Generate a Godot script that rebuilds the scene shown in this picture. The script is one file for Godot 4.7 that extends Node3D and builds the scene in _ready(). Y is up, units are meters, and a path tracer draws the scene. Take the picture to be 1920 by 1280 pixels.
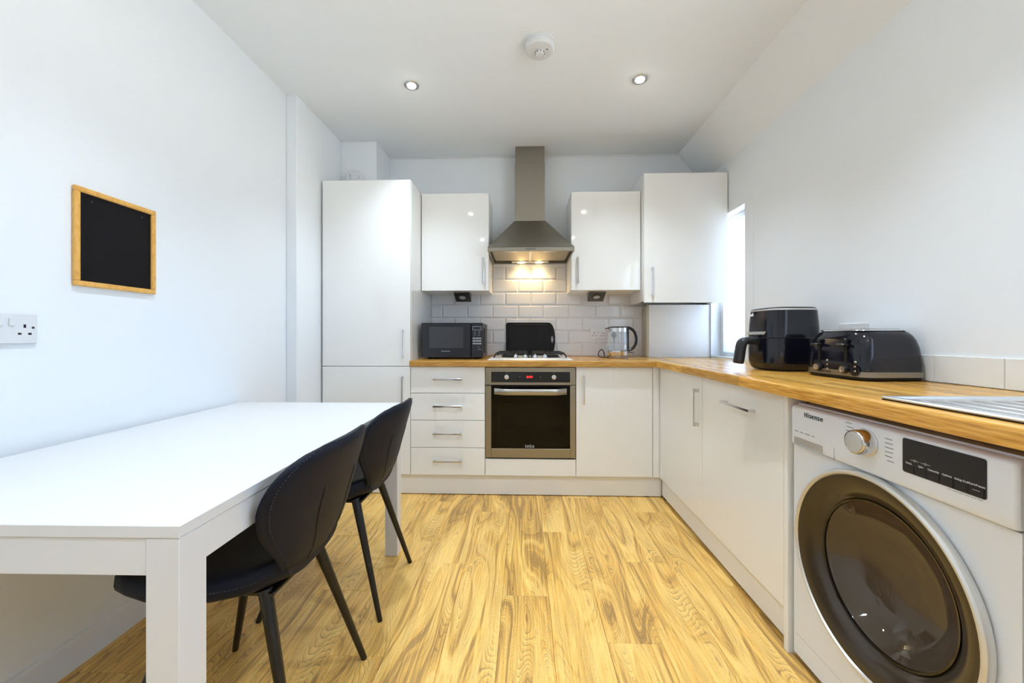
extends Node3D
# A small fitted kitchen. World: x to the right, y up, z towards the viewer.
# Cabinet door fronts of the far run lie on z = 0, floor on y = 0.

const CEIL := 2.52
const WALL_L := -0.68
const WALL_R := 2.19
const WALL_B := -0.58
const REAR := 4.7
const RUN := 1.6436          # door plane of the side run
const WT := 0.90             # worktop top
const WB := 0.862            # worktop underside

var O := Vector3.ZERO        # base of the thing being built; shapes are given in room coordinates
var M := {}
var taken := {}
var group_id := 1
var rng := RandomNumberGenerator.new()


func _ready() -> void:
	rng.seed = 7
	camera_and_light()
	materials()
	room()
	floor_planks()
	wall_tiles()
	windows()
	fitted_units()
	worktop()
	oven()
	hood()
	hob()
	sink()
	washing_machine()
	dining_table()
	dining_chairs()
	microwave()
	chopping_board()
	kettle()
	air_fryer()
	toaster()
	wall_fittings()
	ceiling_fittings()


# ------------------------------------------------------------------ camera, sky, exposure
func camera_and_light() -> void:
	var cam := Camera3D.new()
	cam.name = "camera"
	add_child(cam)
	cam.position = Vector3(0.7637, 1.057, 2.59)
	cam.rotation = Vector3(0, 0.0329, 0)
	cam.projection = Camera3D.PROJECTION_FRUSTUM
	cam.near = 0.05
	cam.far = 100.0
	cam.size = 2.0 * 0.05 * 640.0 / 733.66
	cam.frustum_offset = Vector2(0, -8.5 / 733.66 * 0.05)
	cam.current = true
	var env := Environment.new()
	env.background_mode = Environment.BG_SKY
	var sm := ProceduralSkyMaterial.new()
	sm.sky_top_color = Color(0.66, 0.81, 1.0)
	sm.sky_horizon_color = Color(0.74, 0.87, 1.0)
	sm.ground_bottom_color = Color(0.78, 0.81, 0.82)
	sm.ground_horizon_color = Color(0.80, 0.84, 0.87)
	sm.sky_energy_multiplier = 1.7
	sm.ground_energy_multiplier = 2.6  # ground half made brighter than the sky, fill for the ceiling
	var sky := Sky.new()
	sky.sky_material = sm
	env.sky = sky
	env.tonemap_mode = Environment.TONE_MAPPER_LINEAR
	env.tonemap_exposure = 2.15
	env.sdfgi_enabled = true
	env.ssao_enabled = true
	env.ssil_enabled = true
	var we := WorldEnvironment.new()
	we.name = "environment"
	we.environment = env
	add_child(we)


# ------------------------------------------------------------------ nodes
func numbered(n: String) -> String:
	var k: int = taken.get(n, 0)
	taken[n] = k + 1
	return n if k == 0 else "%s_%03d" % [n, k]


func thing(n: String, label: String, category: String, at := Vector3.ZERO, turn := 0.0, group := "") -> Node3D:
	var o := Node3D.new()
	o.name = numbered(n)
	add_child(o)
	o.position = at
	o.rotation.y = turn
	tag(o, label, category, group)
	O = at
	return o


func tag(o: Node, label: String, category: String, group := "", kind := "") -> void:
	o.set_meta("label", label)
	o.set_meta("category", category)
	if group:
		o.set_meta("group", group)
	if kind:
		o.set_meta("kind", kind)


func new_st() -> SurfaceTool:
	var st := SurfaceTool.new()
	st.begin(Mesh.PRIMITIVE_TRIANGLES)
	st.set_uv(Vector2.ZERO)
	return st


func part(n: String, st: SurfaceTool, m: Material, parent: Node) -> MeshInstance3D:
	st.generate_normals()
	var mi := MeshInstance3D.new()
	mi.name = n
	mi.mesh = st.commit()
	mi.material_override = null
	mi.mesh.surface_set_material(0, m)
	parent.add_child(mi, true)
	return mi


func structure(n: String, st: SurfaceTool, m: Material, label: String, category: String) -> MeshInstance3D:
	var mi := part(numbered(n), st, m, self)
	mi.position = O
	tag(mi, label, category, "", "structure")
	return mi


func box_part(n: String, lo: Vector3, hi: Vector3, m: Material, parent: Node, b := 0.001) -> MeshInstance3D:
	var st := new_st()
	bb(st, lo, hi, b)
	return part(n, st, m, parent)


func lettering(n: String, text: String, em: float, at: Vector3, basis: Basis, m: Material, parent: Node, bold := 400, depth := 0.0004) -> MeshInstance3D:
	var f := SystemFont.new()
	f.font_names = PackedStringArray(["Droid Sans"])
	f.font_weight = bold
	var t := TextMesh.new()
	t.text = text
	t.font = f
	t.font_size = 24
	t.pixel_size = em / 24.0
	t.depth = depth
	t.curve_step = 1.5
	t.material = m
	var mi := MeshInstance3D.new()
	mi.name = n
	mi.mesh = t
	parent.add_child(mi, true)
	mi.transform = Transform3D(basis, at - O)
	return mi


# ------------------------------------------------------------------ shapes
func fresh() -> int:
	group_id += 1
	return group_id


func emit(st: SurfaceTool, p: PackedVector3Array, t: PackedInt32Array, groups: PackedInt32Array, closed := true) -> void:
	var flip := false
	if closed:
		var c := Vector3.ZERO
		for q in p:
			c += q
		c /= p.size()
		var vol := 0.0
		for i in range(0, t.size(), 3):
			vol += (p[t[i]] - c).dot((p[t[i + 1]] - c).cross(p[t[i + 2]] - c))
		flip = vol > 0.0
	for i in range(0, t.size(), 3):
		var g := groups[i / 3]
		st.set_smooth_group(g if g >= 0 else 0xFFFFFFFF)
		st.add_vertex(p[t[i]] - O)
		if flip:
			st.add_vertex(p[t[i + 2]] - O)
			st.add_vertex(p[t[i + 1]] - O)
		else:
			st.add_vertex(p[t[i + 1]] - O)
			st.add_vertex(p[t[i + 2]] - O)


func face(st: SurfaceTool, q: Array, c: Vector3) -> void:
	# a flat convex face, turned away from c
	var n: Vector3 = (q[1] - q[0]).cross(q[2] - q[0])
	var mid: Vector3 = (q[0] + q[1] + q[2]) / 3.0
	var out := n.dot(mid - c) > 0.0
	st.set_smooth_group(0xFFFFFFFF)
	for i in range(1, q.size() - 1):
		st.add_vertex(q[0] - O)
		if out:
			st.add_vertex(q[i + 1] - O)
			st.add_vertex(q[i] - O)
		else:
			st.add_vertex(q[i] - O)
			st.add_vertex(q[i + 1] - O)


func bx(st: SurfaceTool, c: Vector3, s: Vector3, b := 0.0, basis := Basis()) -> void:
	var h := s * 0.5
	b = minf(b, minf(h.x, minf(h.y, h.z)) * 0.95)
	if b <= 0.0:
		var k := []
		for i in 8:
			k.append(c + basis * Vector3(h.x * (1 if i & 1 else -1), h.y * (1 if i & 2 else -1), h.z * (1 if i & 4 else -1)))
		for f in [[0, 2, 6, 4], [1, 3, 7, 5], [0, 1, 5, 4], [2, 3, 7, 6], [0, 1, 3, 2], [4, 5, 7, 6]]:
			face(st, [k[f[0]], k[f[1]], k[f[2]], k[f[3]]], c)
		return
	var v := []
	for i in 8:
		var sg := Vector3(1 if i & 1 else -1, 1 if i & 2 else -1, 1 if i & 4 else -1)
		var three := []
		for a in 3:
			var p := (h - Vector3(b, b, b)) * sg
			p[a] = h[a] * sg[a]
			three.append(c + basis * p)
		v.append(three)
	for a in 3:
		var bit := 1 << a
		var b1 := 1 << ((a + 1) % 3)
		var b2 := 1 << ((a + 2) % 3)
		for s0 in [0, bit]:
			face(st, [v[s0][a], v[s0 | b1][a], v[s0 | b1 | b2][a], v[s0 | b2][a]], c)
		# edges running along axis a, between axes a+1 and a+2
		var e1 := (a + 1) % 3
		var e2 := (a + 2) % 3
		for s1 in [0, b1]:
			for s2 in [0, b2]:
				var i0: int = s1 | s2
				var i1: int = i0 | bit
				face(st, [v[i0][e1], v[i1][e1], v[i1][e2], v[i0][e2]], c)
	for i in 8:
		face(st, [v[i][0], v[i][1], v[i][2]], c)


func bb(st: SurfaceTool, lo: Vector3, hi: Vector3, b := 0.0) -> void:
	bx(st, (lo + hi) * 0.5, (hi - lo).abs(), b)


func loft(st: SurfaceTool, rings: Array, caps := true, sharp := 40.0) -> void:
	# rings of equal point count; sharp: angle (degrees) past which consecutive bands shade apart
	var n: int = rings[0].size()
	var p := PackedVector3Array()
	for r in rings:
		p.append_array(r)
	var t := PackedInt32Array()
	var g := PackedInt32Array()
	var id := fresh()
	for k in rings.size() - 1:
		if k > 0 and sharp < 180.0:
			var most := 0.0
			for j in range(0, n, maxi(1, n / 6)):
				var d0: Vector3 = (rings[k][j] - rings[k - 1][j])
				var d1: Vector3 = (rings[k + 1][j] - rings[k][j])
				if d0.length() > 1e-7 and d1.length() > 1e-7:
					most = maxf(most, rad_to_deg(d0.angle_to(d1)))
			if most > sharp:
				id = fresh()
		for j in n:
			var a := k * n + j
			var b := k * n + (j + 1) % n
			t.append_array([a, b, a + n, b, b + n, a + n])
			g.append_array([id, id])
	if caps:
		for e in [0, rings.size() - 1]:
			var mid := Vector3.ZERO
			for q in rings[e]:
				mid += q
			p.append(mid / n)
			var ci := p.size() - 1
			for j in n:
				var a: int = e * n + j
				var b: int = e * n + (j + 1) % n
				if e == 0:
					t.append_array([ci, b, a])
				else:
					t.append_array([ci, a, b])
				g.append(-1)
	emit(st, p, t, g)


func lathe(st: SurfaceTool, prof: Array, segs := 32, xf := Transform3D(), sharp := 35.0) -> void:
	# closed profile ends: caps added; prof = [Vector2(radius, height), ...]
	var rings := []
	for q in prof:
		var r := PackedVector3Array()
		for j in segs:
			var a := TAU * j / segs
			r.append(xf * Vector3(q.x * cos(a), q.y, q.x * sin(a)))
		rings.append(r)
	loft(st, rings, true, sharp)


func ring_lathe(st: SurfaceTool, prof: Array, segs := 48, xf := Transform3D(), sharp := 35.0) -> void:
	# a closed cross-section swept round the axis (rims, bezels)
	var n := prof.size()
	var p := PackedVector3Array()
	for q in prof:
		for j in segs:
			var a := TAU * j / segs
			p.append(xf * Vector3(q.x * cos(a), q.y, q.x * sin(a)))
	var t := PackedInt32Array()
	var g := PackedInt32Array()
	var id := fresh()
	for k in n:
		var k2 := (k + 1) % n
		var d0: Vector2 = prof[k] - prof[(k + n - 1) % n]
		var d1: Vector2 = prof[k2] - prof[k]
		if absf(rad_to_deg(d0.angle_to(d1))) > sharp:
			id = fresh()
		for j in segs:
			var j2 := (j + 1) % segs
			t.append_array([k * segs + j, k * segs + j2, k2 * segs + j, k * segs + j2, k2 * segs + j2, k2 * segs + j])
			g.append_array([id, id])
	# volume of a ring about its own centre is sound because the surface is closed
	emit(st, p, t, g)


func tube(st: SurfaceTool, path: Array, radii, sides := 10) -> void:
	var rings := []
	var up := Vector3(0.137, 0.911, 0.389).normalized()
	var n := path.size()
	for i in n:
		var d: Vector3 = (path[mini(i + 1, n - 1)] - path[maxi(i - 1, 0)]).normalized()
		var u := (up - d * up.dot(d))
		if u.length() < 0.05:
			u = Vector3(1, 0, 0) - d * d.x
		u = u.normalized()
		up = u
		var w := d.cross(u)
		var rr: float = radii[i] if radii is Array else radii
		var r := PackedVector3Array()
		for j in sides:
			var a := TAU * j / sides
			r.append(path[i] + (u * cos(a) + w * sin(a)) * rr)
		rings.append(r)
	loft(st, rings, true, 75.0)


func inset(poly: PackedVector2Array, d: float) -> PackedVector2Array:
	var n := poly.size()
	var area := 0.0
	for i in n:
		area += poly[i].cross(poly[(i + 1) % n])
	var sgn := 1.0 if area > 0.0 else -1.0
	var out := PackedVector2Array()
	for i in n:
		var e0 := (poly[i] - poly[(i + n - 1) % n]).normalized()
		var e1 := (poly[(i + 1) % n] - poly[i]).normalized()
		var n0 := Vector2(-e0.y, e0.x) * sgn
		var n1 := Vector2(-e1.y, e1.x) * sgn
		var m := (n0 + n1)
		m = m / maxf(0.3, m.dot(n0)) if m.length() > 1e-6 else n0
		out.append(poly[i] + m * d)
	return out


func prism(st: SurfaceTool, poly: PackedVector2Array, d0: float, d1: float, xf := Transform3D(), b := 0.0) -> void:
	# poly in xy, extruded along z from d0 to d1
	var n := poly.size()
	var layers := [[poly, d0], [poly, d1]]
	if b > 0.0:
		var small := inset(poly, b)
		layers = [[small, d0], [poly, d0 + b], [poly, d1 - b], [small, d1]]
	var p := PackedVector3Array()
	for l in layers:
		for q in l[0]:
			p.append(xf * Vector3(q.x, q.y, l[1]))
	var t := PackedInt32Array()
	var g := PackedInt32Array()
	var area := 0.0
	for i in n:
		area += poly[i].cross(poly[(i + 1) % n])
	var ccw := area > 0.0
	for k in layers.size() - 1:
		var id := fresh()
		for j in n:
			var j2 := (j + 1) % n
			var e0: Vector2 = poly[j] - poly[(j + n - 1) % n]
			var e1: Vector2 = poly[j2] - poly[j]
			if absf(rad_to_deg(e0.angle_to(e1))) > 32.0:
				id = fresh()
			var a := k * n + j
			var c := k * n + j2
			t.append_array([a, c, a + n, c, c + n, a + n] if ccw else [a, a + n, c, c, a + n, c + n])
			g.append_array([id, id])
	for e in [0, layers.size() - 1]:
		var tri := Geometry2D.triangulate_polygon(layers[e][0])
		for i in range(0, tri.size(), 3):
			var a0 := tri[i]
			var a1 := tri[i + 1]
			var a2 := tri[i + 2]
			var pl: PackedVector2Array = layers[e][0]
			var pos := (pl[a1] - pl[a0]).cross(pl[a2] - pl[a0]) > 0.0
			var o: int = e * n
			if pos == (e != 0):
				t.append_array([o + a0, o + a1, o + a2])
			else:
				t.append_array([o + a0, o + a2, o + a1])
			g.append(-1)
	emit(st, p, t, g)


func rrect(w: float, h: float, r: float, segs := 5, c := Vector2.ZERO) -> PackedVector2Array:
	var out := PackedVector2Array()
	for q in 4:
		var cc := Vector2((w * 0.5 - r) * (1 if q == 0 or q == 3 else -1), (h * 0.5 - r) * (1 if q < 2 else -1))
		for k in segs + 1:
			var a := PI * 0.5 * (q + float(k) / segs)
			out.append(c + cc + Vector2(cos(a), sin(a)) * r)
	return out


func circle(r: float, segs := 24, c := Vector2.ZERO) -> PackedVector2Array:
	var out := PackedVector2Array()
	for k in segs:
		out.append(c + Vector2(cos(TAU * k / segs), sin(TAU * k / segs)) * r)
	return out


func flat_ring(y: float, half_x: float, half_z: float, power: float, segs: int, c: Vector3) -> PackedVector3Array:
	# a superellipse lying level at height y
	var r := PackedVector3Array()
	for j in segs:
		var a := TAU * j / segs
		var ca := cos(a)
		var sa := sin(a)
		r.append(c + Vector3(signf(ca) * pow(absf(ca), 2.0 / power) * half_x, y, signf(sa) * pow(absf(sa), 2.0 / power) * half_z))
	return r


func facing_x(at: Vector3) -> Transform3D:
	# local xy plane stands on a wall and looks along -x: local x -> +z, local y -> up, local z -> -x
	return Transform3D(Basis(Vector3(0, 0, 1), Vector3(0, 1, 0), Vector3(-1, 0, 0)), at)


func facing_px(at: Vector3) -> Transform3D:
	# looks along +x: local x -> -z
	return Transform3D(Basis(Vector3(0, 0, -1), Vector3(0, 1, 0), Vector3(1, 0, 0)), at)


func axis_to(dir: Vector3, at: Vector3) -> Transform3D:
	# local y -> dir
	var y := dir.normalized()
	var x := y.cross(Vector3(0.31, 0.52, 0.79)).normalized()
	return Transform3D(Basis(x, y, x.cross(y)), at)


# ------------------------------------------------------------------ materials
func mat(n: String, c: Color, rough := 0.5, metal := 0.0, spec := 0.5) -> StandardMaterial3D:
	var m := StandardMaterial3D.new()
	m.resource_name = n
	m.albedo_color = c
	m.roughness = rough
	m.metallic = metal
	m.metallic_specular = spec
	M[n] = m
	return m


func noise_tex(freq: float, size := 512, ramp: Array = [], seed := 1, octaves := 4, kind := FastNoiseLite.TYPE_SIMPLEX_SMOOTH) -> NoiseTexture2D:
	var f := FastNoiseLite.new()
	f.seed = seed
	f.noise_type = kind
	f.frequency = freq
	f.fractal_octaves = octaves
	var t := NoiseTexture2D.new()
	t.width = size
	t.height = size
	t.seamless = true
	t.noise = f
	if ramp:
		var g := Gradient.new()
		var offs := PackedFloat32Array()
		var cols := PackedColorArray()
		for r in ramp:
			offs.append(r[0])
			cols.append(r[1])
		g.offsets = offs
		g.colors = cols
		t.color_ramp = g
	return t


func materials() -> void:
	var plaster := noise_tex(0.05, 512, [[0.0, Color(0.75, 0.75, 0.75)], [1.0, Color(1, 1, 1)]], 11, 3)
	for w in [["wall_paint", Color(0.935, 0.952, 0.97)], ["ceiling_paint", Color(0.945, 0.962, 0.975)]]:
		var m := mat(w[0], w[1], 0.75)
		m.roughness_texture = plaster
		m.roughness = 0.95
		m.uv1_triplanar = true
		m.uv1_world_triplanar = true
		m.uv1_scale = Vector3(2.5, 2.5, 2.5)
	mat("white_trim", Color(0.90, 0.91, 0.92), 0.35)
	var gl := mat("gloss_white", Color(0.95, 0.953, 0.948), 0.045)
	gl.clearcoat_enabled = true
	gl.clearcoat = 0.3
	gl.clearcoat_roughness = 0.03
	mat("satin_white", Color(0.94, 0.942, 0.94), 0.35)
	mat("table_white", Color(0.855, 0.855, 0.857), 0.28)
	mat("grout", Color(0.93, 0.93, 0.93), 0.9)
	mat("tile_white", Color(0.88, 0.89, 0.915), 0.1)
	mat("tile_flat", Color(0.935, 0.94, 0.93), 0.15)
	mat("chrome", Color(0.85, 0.85, 0.86), 0.12, 1.0)
	var brush := noise_tex(0.06, 512, [[0.0, Color(0.27, 0.27, 0.27)], [1.0, Color(0.5, 0.5, 0.5)]], 5, 3)
	for s in [["steel", Vector3(1.5, 90, 1.5), Color(0.60, 0.58, 0.54)], ["steel_across", Vector3(90, 1.5, 1.5), Color(0.66, 0.645, 0.615)], ["steel_sink", Vector3(40, 40, 1), Color(0.86, 0.865, 0.87)], ["steel_hob", Vector3(2, 80, 80), Color(0.88, 0.885, 0.88)]]:
		var m := mat(s[0], s[2], 1.0, 1.0)
		m.roughness_texture = brush
		m.uv1_triplanar = true
		m.uv1_world_triplanar = true
		m.uv1_scale = s[1]
	M.steel_hob.metallic = 0.6
	M.steel_sink.metallic = 0.85
	M.steel_sink.roughness_texture = null
	M.steel_sink.roughness = 0.24
	mat("filter_mesh", Color(0.72, 0.68, 0.60), 0.45, 1.0)
	mat("black_gloss", Color(0.020, 0.020, 0.028), 0.06)
	mat("black_satin", Color(0.045, 0.045, 0.05), 0.38)
	mat("black_matt", Color(0.03, 0.03, 0.035), 0.7)
	mat("iron", Color(0.04, 0.04, 0.045), 0.55)
	mat("dark_gap", Color(0.05, 0.05, 0.05), 0.9)
	mat("navy_black", Color(0.07, 0.08, 0.12), 0.2)
	mat("navy_gloss", Color(0.06, 0.068, 0.115), 0.1)
	mat("chalk_black", Color(0.06, 0.056, 0.07), 0.6, 0.0, 0.3)
	mat("board_black", Color(0.07, 0.068, 0.09), 0.45, 0.0, 0.35)
	mat("charcoal_plastic", Color(0.10, 0.105, 0.13), 0.35)
	mat("mw_window", Color(0.20, 0.21, 0.235), 0.12)
	mat("print_grey", Color(0.58, 0.60, 0.64), 0.5)
	mat("print_black", Color(0.05, 0.05, 0.06), 0.5)
	mat("print_pale", Color(0.70, 0.72, 0.75), 0.5)
	mat("print_white", Color(0.93, 0.94, 0.95), 0.5)
	mat("plastic_white", Color(0.88, 0.89, 0.90), 0.3)
	mat("appliance_white", Color(0.92, 0.938, 0.965), 0.25)
	mat("bezel_silver", Color(0.83, 0.83, 0.82), 0.28, 0.55)
	mat("drum_steel", Color(0.66, 0.62, 0.57), 0.4, 0.8)
	mat("door_smoke", Color(0.215, 0.178, 0.135), 0.2)
	mat("cavity", Color(0.13, 0.095, 0.07), 0.5)
	mat("rubber_grey", Color(0.22, 0.21, 0.21), 0.6)
	mat("lamp_grey", Color(0.42, 0.42, 0.42), 0.35, 0.9)
	mat("lamp_glass_off", Color(0.72, 0.74, 0.76), 0.2)
	mat("leg_black", Color(0.035, 0.03, 0.035), 0.32)
	mat("beige_edge", Color(0.82, 0.79, 0.72), 0.4)
	for g in [["oven_glass", Color(0.02, 0.016, 0.014, 0.8)], ["drum_glass", Color(0.42, 0.355, 0.29, 0.5)], ["kettle_glass", Color(0.80, 0.86, 0.92, 0.16)], ["window_glass", Color(0.9, 0.95, 1.0, 0.06)], ["obscure_glass", Color(0.80, 0.89, 1.0, 0.3)]]:
		var m := mat(g[0], g[1], 0.03)
		m.transparency = BaseMaterial3D.TRANSPARENCY_ALPHA
	M.oven_glass.metallic_specular = 0.3
	var fr := mat("frosted_film", Color(0.93, 0.96, 1.0, 0.35), 0.6)
	fr.transparency = BaseMaterial3D.TRANSPARENCY_ALPHA
	var glow := mat("lamp_glow", Color(1, 1, 1), 0.4)
	glow.emission_enabled = true
	glow.emission = Color(1.0, 0.98, 0.95)
	glow.emission_energy_multiplier = 45.0
	var warm := mat("hood_lamp_glow", Color(1, 1, 1), 0.4)
	warm.emission_enabled = true
	warm.emission = Color(1.0, 0.86, 0.6)
	warm.emission_energy_multiplier = 10.0
	var red := mat("clock_red", Color(0.3, 0.02, 0.02), 0.4)
	red.emission_enabled = true
	red.emission = Color(1.0, 0.12, 0.12)
	red.emission_energy_multiplier = 1.0
	# black leatherette with a fine grain
	var le := mat("leatherette", Color(0.088, 0.102, 0.145), 0.48, 0.0, 0.28)
	var hide := noise_tex(0.09, 256, [], 3, 3, FastNoiseLite.TYPE_CELLULAR)
	hide.as_normal_map = true
	hide.bump_strength = 3.0
	le.normal_enabled = true
	le.normal_texture = hide
	le.normal_scale = 0.35
	le.uv1_triplanar = true
	le.uv1_scale = Vector3(14, 14, 14)
	mat("stitch", Color(0.26, 0.26, 0.28), 0.7)
	# pine frame
	var pine := mat("pine", Color(1, 1, 1), 0.5)
	pine.albedo_texture = noise_tex(0.03, 256, [[0.0, Color(0.82, 0.58, 0.27)], [0.45, Color(0.90, 0.68, 0.34)], [0.75, Color(0.93, 0.73, 0.40)], [1.0, Color(0.85, 0.62, 0.30)]], 21, 3)
	pine.uv1_triplanar = true
	pine.uv1_scale = Vector3(30, 3, 5)
	# worktop staves: fine grain stretched along the stave
	var grain := noise_tex(0.018, 512, [[0.0, Color(0.68, 0.49, 0.22)], [0.35, Color(0.82, 0.62, 0.29)], [0.6, Color(0.89, 0.70, 0.36)], [1.0, Color(0.95, 0.79, 0.46)]], 33, 4)
	var tones := [Color(1.0, 1.0, 1.0), Color(0.88, 0.85, 0.80), Color(0.97, 0.92, 0.84), Color(0.85, 0.81, 0.75), Color(1.0, 0.96, 0.88)]
	for k in tones.size():
		for along in 2:
			var m := mat("stave_%d_%d" % [along, k], tones[k], 0.24)
			m.albedo_texture = grain
			m.uv1_triplanar = true
			m.uv1_world_triplanar = true
			m.uv1_triplanar_sharpness = 8.0
			m.uv1_scale = Vector3(14, 14, 0.9) if along == 0 else Vector3(0.9, 14, 14)
			m.uv1_offset = Vector3(0.17 * k, 0.31 * k, 0.23 * k)
	var fl := mat("floor_board", Color(1, 1, 1), 0.36)
	fl.albedo_texture = plank_print()


func plank_print() -> ImageTexture:
	# eight boards of printed wood, 4 across and 2 down, 256 x 1024 each
	var w := 1024
	var h := 2048
	var data := PackedByteArray()
	data.resize(w * h * 3)
	var big := FastNoiseLite.new()
	big.seed = 4
	big.noise_type = FastNoiseLite.TYPE_SIMPLEX_SMOOTH
	big.fractal_type = FastNoiseLite.FRACTAL_NONE
	big.frequency = 1.0
	var rough := FastNoiseLite.new()
	rough.seed = 9
	rough.frequency = 1.0
	rough.fractal_octaves = 3
	var fine := FastNoiseLite.new()
	fine.seed = 14
	fine.frequency = 1.0
	fine.fractal_octaves = 2
	var pale := Vector3(0.94, 0.77, 0.445)
	var gold := Vector3(0.89, 0.69, 0.35)
	var brown := Vector3(0.65, 0.50, 0.285)
	var dark := Vector3(0.43, 0.325, 0.20)
	var heavy := [0.35, 0.75, 0.2, 0.55, 0.85, 0.3, 0.6, 0.15]
	for cell in 8:
		var ox := (cell % 4) * 256
		var oy := (cell / 4) * 1024
		var s := cell * 17.3
		var hv: float = heavy[cell]
		for j in 1024:
			var y := j / 1024.0 * 1.22
			for i in 256:
				var x := i / 256.0 * 0.1885
				var warp := big.get_noise_2d(x * 8.0 + s, y * 1.5 + s)
				var b2 := rough.get_noise_2d(x * 18.0 - s, y * 2.4)
				var field := x + warp * (0.06 + 0.07 * hv) + b2 * 0.007
				var f := field / 0.0095
				var fr := f - floorf(f)
				var fib := fine.get_noise_2d(x * 520.0 + s, y * 6.0)
				var where := big.get_noise_2d(x * 15.0 + s + 40.0, y * 2.4)
				var strength := clampf(0.25 + hv * 0.45 + 1.0 * where, 0.0, 1.0)
				var line := maxf(0.0, 1.0 - absf(fr - 0.5) * 6.5)
				var vein := (line * line * 0.75 + smoothstep(0.0, 1.0, fr) * 0.16) * strength
				var band := fine.get_noise_2d(field * 34.0 + s, y * 0.5)
				var streak := fine.get_noise_2d(x * 95.0 - s, y * 2.2)
				var broad := fine.get_noise_2d(field * 11.0 - s, y * 0.7 + s)
				var tone := clampf(0.40 + 0.42 * (hv - 0.5) + 0.46 * band + 0.62 * broad + 0.45 * streak + 0.25 * fib, 0.0, 1.0)
				var c := pale.lerp(gold, smoothstep(0.1, 0.55, tone)).lerp(brown, smoothstep(0.5, 1.0, tone) * 0.9)
				c = c.lerp(dark, clampf(vein * 0.8, 0.0, 0.8))
				c *= 1.0 + fib * 0.17
				var speck := rough.get_noise_2d(x * 170.0 + s * 3.0, y * 60.0)
				if speck > 0.55:
					c = c.lerp(dark, 0.35 * hv + 0.2)
				var k := ((oy + j) * w + ox + i) * 3
				data[k] = int(clampf(c.x, 0, 1) * 255)
				data[k + 1] = int(clampf(c.y, 0, 1) * 255)
				data[k + 2] = int(clampf(c.z, 0, 1) * 255)
	return ImageTexture.create_from_image(Image.create_from_data(w, h, false, Image.FORMAT_RGB8, data))


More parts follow.
